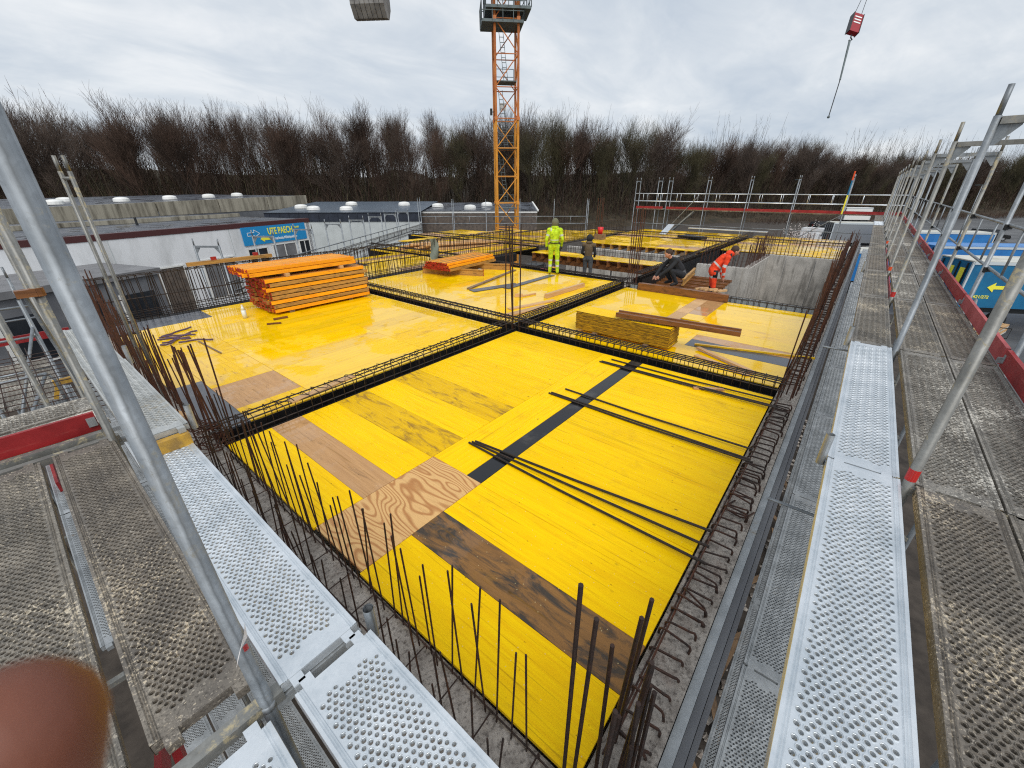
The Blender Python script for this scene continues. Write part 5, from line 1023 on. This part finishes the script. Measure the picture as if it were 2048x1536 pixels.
# ================================================================== TOWER CRANE
CR = thing('tower_crane', 'yellow-orange lattice tower crane mast with grey platforms behind the deck', 'crane', (28.2, 24.1, G))
cx, cy = 28.2, 24.1; ca = YAW+PI/2+.12; hw = .86
ux, uy = math.cos(ca), math.sin(ca)
def cp(a, b, z): return Vector((cx+ux*a-uy*b, cy+uy*a+ux*b, z))
def cst(nm, segs, w_, mat, sq=True):
    m = MB()
    for a, b in segs: (m.bar(a, b, w_, w_) if sq else m.tube(a, b, w_/2, 7))
    return m.build(nm, mat, CR)
MB().box((cx, cy, G+.3), (4, 4, .6), ca).build('base_slab', 'ballast', CR)
z = G+.6; k = 0
while z < 15.4:
    mt_ = 'crane_yellow' if z < 6.2 else 'crane_orange'; z2 = min(z+2.0, 15.6)
    for a, b in ((-hw, -hw), (hw, -hw), (hw, hw), (-hw, hw)): cst('mast_leg', [(cp(a, b, z), cp(a, b, z2))], .125, mt_)
    cs_ = [(-hw, -hw), (hw, -hw), (hw, hw), (-hw, hw)]
    for i in range(4):
        (a, b), (c, d) = cs_[i], cs_[(i+1) % 4]
        cst('mast_strut', [(cp(a, b, z), cp(c, d, z))], .075, mt_, False); f_ = (i+k) % 2
        cst('mast_diagonal', [(cp(a, b, z if f_ else z2), cp(c, d, z2 if f_ else z))], .075, mt_, False)
    if k % 3 == 0:
        for a, b in cs_: MB().box(cp(a, b, z), (.24, .24, .22), ca).build('mast_joint', mt_, CR)
    z = z2; k += 1
for zf in (1.2, 5.6, 10.0):   # rest platforms and ladders inside the mast
    MB().box((cx, cy, zf), (1.5, 1.4, .06), ca).build('rest_platform', 'crane_grey', CR)
    cst('ladder', [(cp(-.15, .2, zf), cp(.3, .2, zf+3.9)), (cp(.15, .2, zf), cp(.6, .2, zf+3.9))]+[(cp(-.15+.45*i/13, .2, zf+.3*i), cp(.15+.45*i/13, .2, zf+.3*i)) for i in range(13)], .04, 'crane_grey', False)
    cst('platform_rail', [(cp(-.7, -.7, zf+1), cp(.7, -.7, zf+1)), (cp(-.7, -.7, zf+.5), cp(.7, -.7, zf+.5)), (cp(-.7, -.7, zf), cp(-.7, -.7, zf+1)), (cp(.7, -.7, zf), cp(.7, -.7, zf+1))], .045, 'crane_grey', False)
MB().box(cp(.15, -hw-.06, 8.6), (.55, .04, .5), ca).build('notice_plate', 'sign_white', CR); MB().box(cp(hw+.25, -.6, 8.2), (.18, .15, .45), ca).build('lamp', 'steel_dark', CR); cst('lamp_arm', [(cp(hw, -.6, 8.2), cp(hw+.25, -.6, 8.2))], .05, 'steel_dark')
def platform(zf, w0, w1, o0):
    MB().box(cp(o0, 0, zf), (w0, w1, .16), ca).build('platform', 'crane_grey', CR); sg = []
    for s_ in (-1, 1):
        for hh in (.55, 1.1): sg += [(cp(o0-w0/2, s_*w1/2, zf+hh), cp(o0+w0/2, s_*w1/2, zf+hh)), (cp(o0+s_*w0/2, -w1/2, zf+hh), cp(o0+s_*w0/2, w1/2, zf+hh))]
        for i in range(5): x = o0-w0/2+w0*i/4; sg.append((cp(x, s_*w1/2, zf), cp(x, s_*w1/2, zf+1.1)))
        for i in range(4): y = -w1/2+w1*i/3; sg.append((cp(o0+s_*w0/2, y, zf), cp(o0+s_*w0/2, y, zf+1.1)))
    cst('platform_rail', sg, .06, 'crane_grey', False)
platform(13.4, 3.0, 2.2, .28); platform(14.15, 3.2, 2.4, -.12)
MB().tube((cx, cy, 15.5), (cx, cy, 16.3), 1.1, 16).build('slewing_ring', 'crane_grey', CR)
jd = Vector((14.0, -20.0, 0)).normalized(); jn = Vector((-jd.y, jd.x, 0)); top = Vector((cx, cy, 17.2))
def truss(nm, a, b, w_, h_, n, mat):
    m = MB(); a, b = Vector(a), Vector(b)
    for s_ in (-1, 1): m.tube(a+jn*s_*w_, b+jn*s_*w_, .06, 6)
    m.tube(a+Vector((0, 0, h_)), b+Vector((0, 0, h_)), .07, 6)
    for i in range(n):
        p, q_ = a.lerp(b, i/n), a.lerp(b, (i+1)/n); mdp = (p+q_)/2+Vector((0, 0, h_))
        for s_ in (-1, 1): m.tube(p+jn*s_*w_, mdp, .035, 5); m.tube(mdp, q_+jn*s_*w_, .035, 5)
        m.tube(p-jn*w_, p+jn*w_, .035, 5)
    return m.build(nm, mat, CR)
truss('jib', top, top+jd*40, .6, 1.3, 26, 'crane_orange'); truss('counter_jib', top, top-jd*11, .7, .5, 7, 'crane_orange')
cst('tower_head', [(cp(-.6, -.6, 16.3), Vector((cx, cy, 22))), (cp(.6, -.6, 16.3), Vector((cx, cy, 22))), (cp(.6, .6, 16.3), Vector((cx, cy, 22))), (cp(-.6, .6, 16.3), Vector((cx, cy, 22))), (Vector((cx, cy, 22)), top+jd*28+Vector((0, 0, 1.3))), (Vector((cx, cy, 22)), top-jd*10.5)], .1, 'crane_orange')
cab = MB(); cab.box(cp(1.9, -1.2, 17.0), (1.4, 1.8, 2.0), ca); cab.build('cab', 'trim_white', CR)
bc = top-jd*9.9; bp = [(-.6, 1.4), (-.6, -1.7), (-.2, -2.5), (.2, -2.5), (.6, -1.7), (.6, 1.4)]
for i in range(7):      # hanging ballast slabs with bevelled feet
    m = MB(); c = bc-jd*(.36*(i-3)); V = []
    for s_ in (-.16, .16):
        for (a, b) in bp: V.append(c+jn*a*1.25+jd*s_+Vector((0, 0, b*.86-1.05)))
    n = len(bp); m.add(V, [tuple(range(n))[::-1], tuple(range(n, 2*n))]+[(q_, (q_+1) % n, n+(q_+1) % n, n+q_) for q_ in range(n)]); m.build('ballast_slab', 'ballast', CR)
m = MB(); m.box(bc+jd*1.55+Vector((0, 0, -.75)), (.3, .9, .5), math.atan2(jd.y, jd.x)); m.build('ballast_frame', 'hook_red', CR)
# hook block swinging on its ropes
hk = at(1716, 28, 28); lo = at(1703, 70, 28); HK = thing('hook_block', 'red striped crane hook block hanging on two ropes with a long chain sling', 'hook', lo)
ax = (hk-lo).normalized(); sd_ = RT.cross(ax).cross(ax).normalized(); wv_ = (RT-ax*RT.dot(ax)).normalized(); dv = wv_.cross(ax)
def hbox(nm, c, w_, h_, d_, mat, shear=0.): 
    M = Matrix((wv_, dv, ax)).transposed(); return MB().box(c, (w_, d_, h_), 0, None, M).build(nm, mat, HK)
hb_ = hbox('block_body', (hk+lo)/2, .62, 1.28, .34, 'hook_red')
for i in range(3): hbox('stripe', (hk+lo)/2+ax*(.38-.2*i)-dv*.18*(1 if dv.dot(FW) > 0 else -1), .46, .075, .02, 'sign_white')
for s_ in (-1, 1): hbox('side_plate', (hk+lo)/2+wv_*s_*.33, .04, 1.34, .4, 'steel_dark')
for s_, dd in ((-.22, (-.10)), (.24, .12)): MB().tube(hk+wv_*s_, top+jd*25+jn*s_*.6, .018, 5).build('rope', 'steel_dark', HK)
MB().path([lo, lo-ax*.18, lo-ax*.3+wv_*.12, lo-ax*.42+wv_*.02, lo-ax*.40-wv_*.08], .045, 6).build('hook', 'steel_dark', HK)
c0 = lo-ax*.42; mid = at(1680, 160, 28); end = at(1657, 234, 28)
MB().tube(c0, mid, .07, 8, .05).build('sling_sleeve', 'crane_grey', HK); MB().tube(mid, end, .03, 6).build('sling', 'steel_dark', HK); MB().ball(end, .09, 8).build('end_hook', 'crane_grey', HK)

# ================================================================== VEHICLES AND YARD
def boxon(t, nm, K, e1, e2, r1, r2, z0, z1, mat):
    """prism spanning r1 along e1 and r2 along e2 from corner K"""
    P_ = [K+e1*r1[0]+e2*r2[0], K+e1*r1[1]+e2*r2[0], K+e1*r1[1]+e2*r2[1], K+e1*r1[0]+e2*r2[1]]
    ar = sum(P_[i-1].x*P_[i].y-P_[i].x*P_[i-1].y for i in range(4))
    if ar < 0: P_ = P_[::-1]
    return MB().prism([(p.x, p.y) for p in P_], z0, z1).build(nm, mat, t)
def trailer(label, K, ang, L, W, zb, zt, mat, roofm, arrow=False):
    """box trailer: K near corner, side runs along ang, rear doors along ang+90"""
    e1 = Vector((math.cos(ang), math.sin(ang))); e2 = Vector((-math.sin(ang), math.cos(ang))); K = Vector(K)
    t = thing('truck_trailer', label, 'trailer', (K.x, K.y, G))
    boxon(t, 'body', K, e1, e2, (0, L), (0, W), zb, zt, mat); boxon(t, 'roof', K, e1, e2, (-.03, L+.03), (-.03, W+.03), zt, zt+.06, roofm)
    for r in ((-.04, .05), (L-.05, L+.04)):
        for q_ in ((-.04, .06), (W-.06, W+.04)): boxon(t, 'corner_post', K, e1, e2, r, q_, zb, zt+.02, 'truck_trim')
    boxon(t, 'top_rail', K, e1, e2, (0, L), (-.04, .0), zt-.14, zt+.03, 'truck_trim'); boxon(t, 'chassis', K, e1, e2, (.2, L), (.3, W-.3), zb-.35, zb-.01, 'steel_dark')
    for k in range(4): boxon(t, 'door_bar', K, e1, e2, (-.07, -.015), (.3+k*(W-.6)/3-.03, .3+k*(W-.6)/3+.03), zb+.1, zt-.1, 'steel_dark')
    for x in (1.2, 2.5, L-1.5):
        for y in (.15, W-.15):
            c = K+e1*x+e2*y; d = e2*.14; w = MB().tube((c.x-d.x, c.y-d.y, G+.5), (c.x+d.x, c.y+d.y, G+.5), .49, 16).build('wheel', 'rubber', t)
    if arrow:
        def side(nm, me, s, z, o_=.012): 
            p = K+e1*s-e2*o_; return put(nm, me, t, (p.x, p.y, z), (PI/2, 0, ang))
        side('arrow', MB().prism([(.9, .1), (.25, .1), (.25, .28), (-.1, 0), (.25, -.28), (.25, -.1), (.9, -.1)], 0, .012).mesh('arrow', 'sign_yellow'), 1.3, (zb+zt)/2-.1)
        side('lettering', text_mesh('0421/272', .24, 'sign_yellow', .004), .6, zb+.55)
        m = MB(); m.box((0, 0, 0), (.5, .02, 1.0)); 
        for y0 in (.55, 1.45):
            p = K-e1*.012+e2*y0; put('lettering', MB().box((0, 0, 0), (.02, .42, 1.0)).mesh('lettering', 'sign_yellow'), t, (p.x, p.y, zt-.9), (0, 0, ang))
    return t
trailer('blue box trailer with a yellow arrow and roped rear doors beside the right scaffold', (34.6, -5.75), math.radians(-62), 9, 2.5, -3.75, -1.15, 'truck_blue', 'truck_roof', True)
trailer('bright blue container trailer parked behind the arrow trailer', (47.0, -5.2), math.radians(-60), 11, 2.5, -3.8, -1.55, 'truck_blue2', 'truck_blue2'); trailer('pale-roofed blue trailer farther along the yard', (66, -4.6), math.radians(-62), 8, 2.5, -3.7, -1.9, 'truck_blue2', 'truck_roof')
trailer('blue container standing just left of the right scaffold planks', (40.5, 1.6), math.radians(-64), 6, 2.5, -4.0, -1.75, 'truck_blue2', 'truck_roof'); trailer('pale grey container beyond the end of the right scaffold', (70, 3.0), math.radians(-66), 5, 2.5, -3.9, -1.5, 'car_silver', 'truck_roof')
def car(label, p, ang, mat, L=4.5, W=1.8, H=1.7, van=False, nm='parked_car'):
    t = thing(nm, label, 'van' if van else 'car', (p[0], p[1], G)); ca_, sa_ = math.cos(ang), math.sin(ang)
    def X(l, w_, z): return (p[0]+l*ca_-w_*sa_, p[1]+l*sa_+w_*ca_, G+z)
    side = [(-L/2, .35), (L/2-.05, .35), (L/2, .6), (L/2-.1, .88), (L/2-1.0, 1.0), (L/2-1.7, H), (-L/2+.25, H), (-L/2, 1.0)] if not van else [(-L/2, .35), (L/2, .35), (L/2, 1.0), (L/2-.7, 1.15), (L/2-1.3, H), (-L/2+.1, H), (-L/2, H-.2)]
    n = len(side); m = MB(); V = [X(l, -W/2*(1 if z < 1.05 else .86), z) for l, z in side]+[X(l, W/2*(1 if z < 1.05 else .86), z) for l, z in side]
    m.add(V, [tuple(range(n)), tuple(range(n, 2*n))[::-1]]+[(i, n+i, n+(i+1) % n, (i+1) % n) for i in range(n)]); m.build('body', mat, t)
    m = MB(); g = .02; l0, l1 = (-L/2+.5, L/2-1.62) if not van else (L/2-2.2, L/2-1.25)
    for s_ in (-1, 1):
        m2 = MB(); y0, y1 = s_*(W/2*.97+g), s_*(W/2*.865+g); m2.add([X(l0, y0, 1.08), X(l1+.45, y0, 1.08), X(l1, y1, H-.12), X(l0+.2, y1, H-.12)], [(0, 1, 2, 3) if s_ < 0 else (3, 2, 1, 0)]); m2.build('side_window', 'glass_dark', t)
    fx = L/2-.97 if not van else L/2-.68; fx2 = L/2-1.66 if not van else L/2-1.26
    MB().add([X(fx+.03, -W*.42, 1.06), X(fx+.03, W*.42, 1.06), X(fx2+.06, W*.38, H-.08), X(fx2+.06, -W*.38, H-.08)], [(0, 1, 2, 3)]).build('windscreen', 'glass_dark', t); MB().add([X(-L/2-.01, -W*.4, 1.06), X(-L/2-.01, W*.4, 1.06), X(-L/2+.2-.0, W*.38, H-.1), X(-L/2+.2, -W*.38, H-.1)], [(3, 2, 1, 0)]).build('rear_window', 'glass_dark', t)
    for l in (-L/2+.85, L/2-.85):
        for s_ in (-1, 1): w = MB().tube(X(l, s_*(W/2-.2), .34), X(l, s_*(W/2+.01), .34), .34, 16).build('wheel', 'rubber', t); MB().tube(X(l, s_*(W/2+.0), .34), X(l, s_*(W/2+.02), .34), .19, 10).build('rim', 'car_silver', w)
    for s_ in (-1, 1): MB().box(X(L/2-.04, s_*W*.36, .72), (.1, .3, .14), ang).build('headlight', 'dome_white', t); MB().box(X(-L/2+.0, s_*W*.42, .9), (.06, .16, .25), ang).build('tail_light', 'lamp_red', t)
    return t
car('black parked off-road car on the street at the far right', (100, -15.8), math.radians(-75), 'car_black'); car('white parked van behind the far bars at the deck end', (80, 4.8), math.radians(-100), 'car_white', 5.0, 1.95, 2.1, True); car('silver parked car between the blue trailers and the street', (92, -7.5), math.radians(-70), 'car_silver', H=1.5); car('white parked car left of the black one by the wood edge', (88, 1.6), math.radians(-80), 'car_white', H=1.5); car('dark car parked beyond the green and white trailer', (106, 6.5), math.radians(-60), 'car_black', H=1.5)
gt = trailer('white box trailer with green sides parked by the wood', (124, 4.2), math.radians(-62), 5.2, 2.4, -4.0, -1.5, 'trim_white', 'trim_white'); e1 = Vector((math.cos(math.radians(-62)), math.sin(math.radians(-62)))); p = Vector((124, 4.2))+e1*2.6
put('green_stripe', MB().box((0, -.03, 0), (4.4, .03, .7)).mesh('green_stripe', 'green_paint'), gt, (p.x, p.y, -2.7), (0, 0, math.radians(-62)))
# bundle of sawn timber in the yard
for j in range(5):
    for i in range(4):
        c = Vector((33.2, -7.7)); a = math.radians(-20); o = put('sawn_plank', MB().box((0, 0, 0), (2.8, .2, .09)).mesh('sawn_plank', 'timber_pale' if (i+j) % 3 else 'canvas'), None, (c.x-math.sin(a)*(i*.22), c.y+math.cos(a)*(i*.22), G+.2+j*.1), (0, 0, a)); tag(o, 'plank in the strapped timber bundle, %s layer up, %s from the near side' % (nth(j), nth(i)), 'timber', 'planks of the yard timber bundle')
tag(MB().path([(33.0, -8.1, G+.15), (33.0, -8.1, G+.72), (32.75, -6.9, G+.72), (32.75, -6.9, G+.15)], .03, 5, closed=True).build('strap_band', 'rubber'), 'black strap around the yard timber bundle', 'strap')
def lamp(p, h, label):
    t = thing('street_lamp', label, 'lamp', (p[0], p[1], G)); MB().tube((p[0], p[1], G), (p[0], p[1], G+h), .09, 8, .05).build('pole', 'galv_tube', t, True); MB().box((p[0]+.5, p[1]+.3, G+h), (1.3, .3, .12), .6).build('lamp_head', 'crane_grey', t)
lamp((112, -14), 8.0, 'slim street lamp above the street at the right behind the scaffold posts'); lamp((100, 12), 9.0, 'slim street lamp standing before the wood left of the right scaffold')
# rubble in the gap under the right scaffold
R2 = random.Random(4); mb = MB()
for i in range(900):
    r = R2.uniform(.02, .09); mb.ball((R2.uniform(-1, 16), R2.uniform(-2.2, -.5), G+r*.4), r, 5, None, (R2.uniform(.7, 1.4), R2.uniform(.7, 1.4), .6))
tag(mb.build('rubble', 'rough_concrete'), 'loose stones and rubble on the ground between wall and scaffold', 'rubble', None, 'stuff')
for i in range(9):
    x = 1.5+i*1.1; o = put('timber_board', MB().box((0, 0, 0), (1.4, .1, .04)).mesh('timber_board', 'timber_grey'), None, (x, -.75+R2.uniform(-.2, .2), G+.12+.02*i), (R2.gauss(0, .1), R2.gauss(0, .15), R2.uniform(-.6, .9))); tag(o, 'discarded board on the ground between wall and right scaffold, %s from the near end' % nth(i), 'timber', 'boards on the ground in the gap')

# ================================================================== TREES
def tree_meshes(seed, H, spread=1.0, dens=1.0, fork=.33):
    """upright bare tree: trunk and limbs swept upward, long fine twigs"""
    R_ = random.Random(seed); tr = MB(); crn = MB()
    def grow(p, d, L, r, lev, out):
        n = 3 if lev < 3 else 2; q = p.copy(); dd = d.copy()
        for i in range(n):
            dd = (dd+Vector((R_.gauss(0, .08), R_.gauss(0, .08), .10))).normalized(); b = q+dd*(L/n); r1 = r*(1-.5*i/n); r2 = r*(1-.5*(i+1)/n)
            out.tube(q, b, max(r1, .012), 4 if lev < 2 else 3, max(r2, .008), None, False); q = b
            if lev < 5:
                kids = (1, 2, 2, 2, 1)[lev] if i < n-1 else (4, 3, 3, 3, 2)[lev]
                for c in range(kids):
                    if R_.random() > dens: continue
                    a = R_.uniform(.16, .50)*spread; ph = R_.uniform(0, 2*PI); x = dd.orthogonal().normalized(); y = dd.cross(x)
                    nd = (dd*math.cos(a)+(x*math.cos(ph)+y*math.sin(ph))*math.sin(a)); nd.z += .10; grow(q, nd.normalized(), L*R_.uniform(.55, .86)*(1 if lev else .8), max(r2*R_.uniform(.5, .75), .013), lev+1, crn)
    grow(Vector((0, 0, -.5)), Vector((R_.gauss(0, .04), R_.gauss(0, .04), 1)).normalized(), H*fork, H*.0095, 0, tr)
    top_ = max(v[2] for v in crn.v); k = H/top_
    for m in (tr, crn): m.v = [(x*k*.95, y*k*.95, z*k) for x, y, z in m.v]
    return tr.mesh('trunk', 'bark'), crn.mesh('crown', 'twig')
TM = [tree_meshes(100+i, 21, (1.25, 1.5, 1.35, 1.65, 1.45, 1.2)[i]*.8, .95, (.40, .46, .43, .38, .48, .42)[i]) for i in range(6)]
print('crown faces', [len(t[1].polygons) for t in TM])
def along(s):
    L = [0]
    for i in range(1, len(TL)): L.append(L[-1]+math.dist(TL[i], TL[i-1]))
    s *= L[-1]
    for i in range(1, len(TL)):
        if s <= L[i]: f_ = (s-L[i-1])/(L[i]-L[i-1]); return (TL[i-1][0]+(TL[i][0]-TL[i-1][0])*f_, TL[i-1][1]+(TL[i][1]-TL[i-1][1])*f_)
    return TL[-1]
RT_ = random.Random(21)
WHERE = ((.14, 'above the domed hall'), (.30, 'above the white hall'), (.42, 'between halls and crane'), (.52, 'right of the crane'), (.66, 'above the far scaffold'), (1.01, 'behind the right scaffold'))
def put_tree(x, y, h, m, row, lean_, tw):
    z = G+(1.2 if row == 0 else 4.0 if row == 1 else 6.5)-.8
    return x, y, z
cntr = {}
for row, (cnt, off) in enumerate(((112, 3), (96, 12), (70, 26))):
    for i in range(cnt):
        s = (i+.5+RT_.uniform(-.35, .35))/cnt; x, y = along(min(.999, max(.0, s))); x += NRM[0]*(off+RT_.uniform(-3, 4)); y += NRM[1]*(off+RT_.uniform(-3, 4))
        d = math.hypot(x-CAM.x, y-CAM.y); px = 0
        hh = (21.2 if s < .40 else 18.6 if s < .53 else 15.2 if s < .60 else 16.8 if s < .68 else 15.5)*RT_.uniform(.80, 1.08)-(0, 2.2, 4.5)[row]
        if s > .66: hh *= RT_.choice((.85, .95, 1.0, 1.05))
        if .45 < s < .47 : hh *= .85
        k = hh/21; vi = RT_.randrange(6); z = G+(2.2, 5.0, 8.0)[row]-.9
        where = next(t_ for f_, t_ in WHERE if s < f_)
        t = thing('bare_tree', 'bare winter tree, %s from the left in the %s row %s' % (nth(cntr.setdefault((row, where), -1)+1), ('front', 'second', 'back')[row], where), 'tree', (x, y, z), 'bare trees %s, row %d' % (where, row+1))
        cntr[(row, where)] += 1
        rot = (RT_.gauss(0, .03), RT_.gauss(0, .03), RT_.uniform(0, 6.28)); sc_ = (k*RT_.uniform(.9, 1.55),)*2+(k,)
        put('trunk', TM[vi][0], t, (x, y, z), rot, None, False, sc_); put('crown', TM[vi][1], t, (x, y, z), rot, ('twig', 'twig', 'twig_brown', 'twig_green')[RT_.randrange(4)] if s > .3 else RT_.choice(('twig', 'twig_brown')), False, sc_)
# thicket of upright stems and brush under the trees
R3 = random.Random(8); mb = MB(); mb2 = MB()
for i in range(24000):
    s = R3.random(); x, y = along(s); o_ = R3.uniform(-2, 34); x += NRM[0]*o_; y += NRM[1]*o_; zb = G+1.2+min(6.8, max(0, o_)*.27)-.6; h = R3.uniform(3, 9)*(1+.45*math.sin(s*90)*math.sin(s*37))*R3.choice((1, 1, 1.2, 1.7)); h *= (1 if o_ > 3 else .6); r = R3.uniform(.03, .075)
    dx_, dy_ = R3.gauss(0, .12)*h, R3.gauss(0, .12)*h; m = mb if i % 3 else mb2
    m.tube((x, y, zb), (x+dx_*.5, y+dy_*.5, zb+h*.6), r, 3, r*.7, None, False); m.tube((x+dx_*.5, y+dy_*.5, zb+h*.6), (x+dx_, y+dy_, zb+h), r*.7, 3, .012, None, False)
    for q_ in range(3):
        f_ = R3.uniform(.3, .95); a = R3.uniform(0, 6.28); l = R3.uniform(.6, 1.8); c = (x+dx_*f_, y+dy_*f_, zb+h*f_); m.tube(c, (c[0]+math.cos(a)*l*.6, c[1]+math.sin(a)*l*.6, c[2]+l*.8), .03, 3, .012, None, False)
tag(mb.build('thicket', 'twig_brown'), 'dense brown thicket of bare stems filling the wood under the trees', 'thicket', None, 'stuff'); tag(mb2.build('thicket', 'twig_green'), 'olive bare brush mixed through the thicket under the trees', 'thicket', None, 'stuff')
# low bramble bank and a small blossoming shrub before the wood on the right
mb = MB()
for i in range(5000):
    s = R3.uniform(.44, .74); x, y = along(s); o_ = R3.uniform(-14, 0); x += NRM[0]*o_; y += NRM[1]*o_; h = R3.uniform(.5, 1.8); a = R3.uniform(0, 6.28)
    mb.tube((x, y, G), (x+math.cos(a)*h*.5, y+math.sin(a)*h*.5, G+h), .03, 3, .01, None, False)
tag(mb.build('bramble_bank', 'twig_brown'), 'low brown bramble bank in front of the wood behind the far scaffold', 'brambles', None, 'stuff')
bs = thing('blossom_shrub', 'small pale blossoming shrub below the far scaffold near the right end', 'shrub', (58, 5.2, G)); m = MB(); m2 = MB()
for i in range(60):
    a = R3.uniform(0, 6.28); l = R3.uniform(1, 2.6); e_ = (58+math.cos(a)*l*.6, 5.2+math.sin(a)*l*.6, G+1.0+l); m.tube((58, 5.2, G), e_, .03, 3, .01, None, False)
    for q_ in range(8): m2.ball((e_[0]+R3.gauss(0, .25), e_[1]+R3.gauss(0, .25), e_[2]+R3.gauss(0, .3)), .05, 4)
m.build('stems', 'twig', bs); stuff(m2.build('blossom', 'blossom', bs))
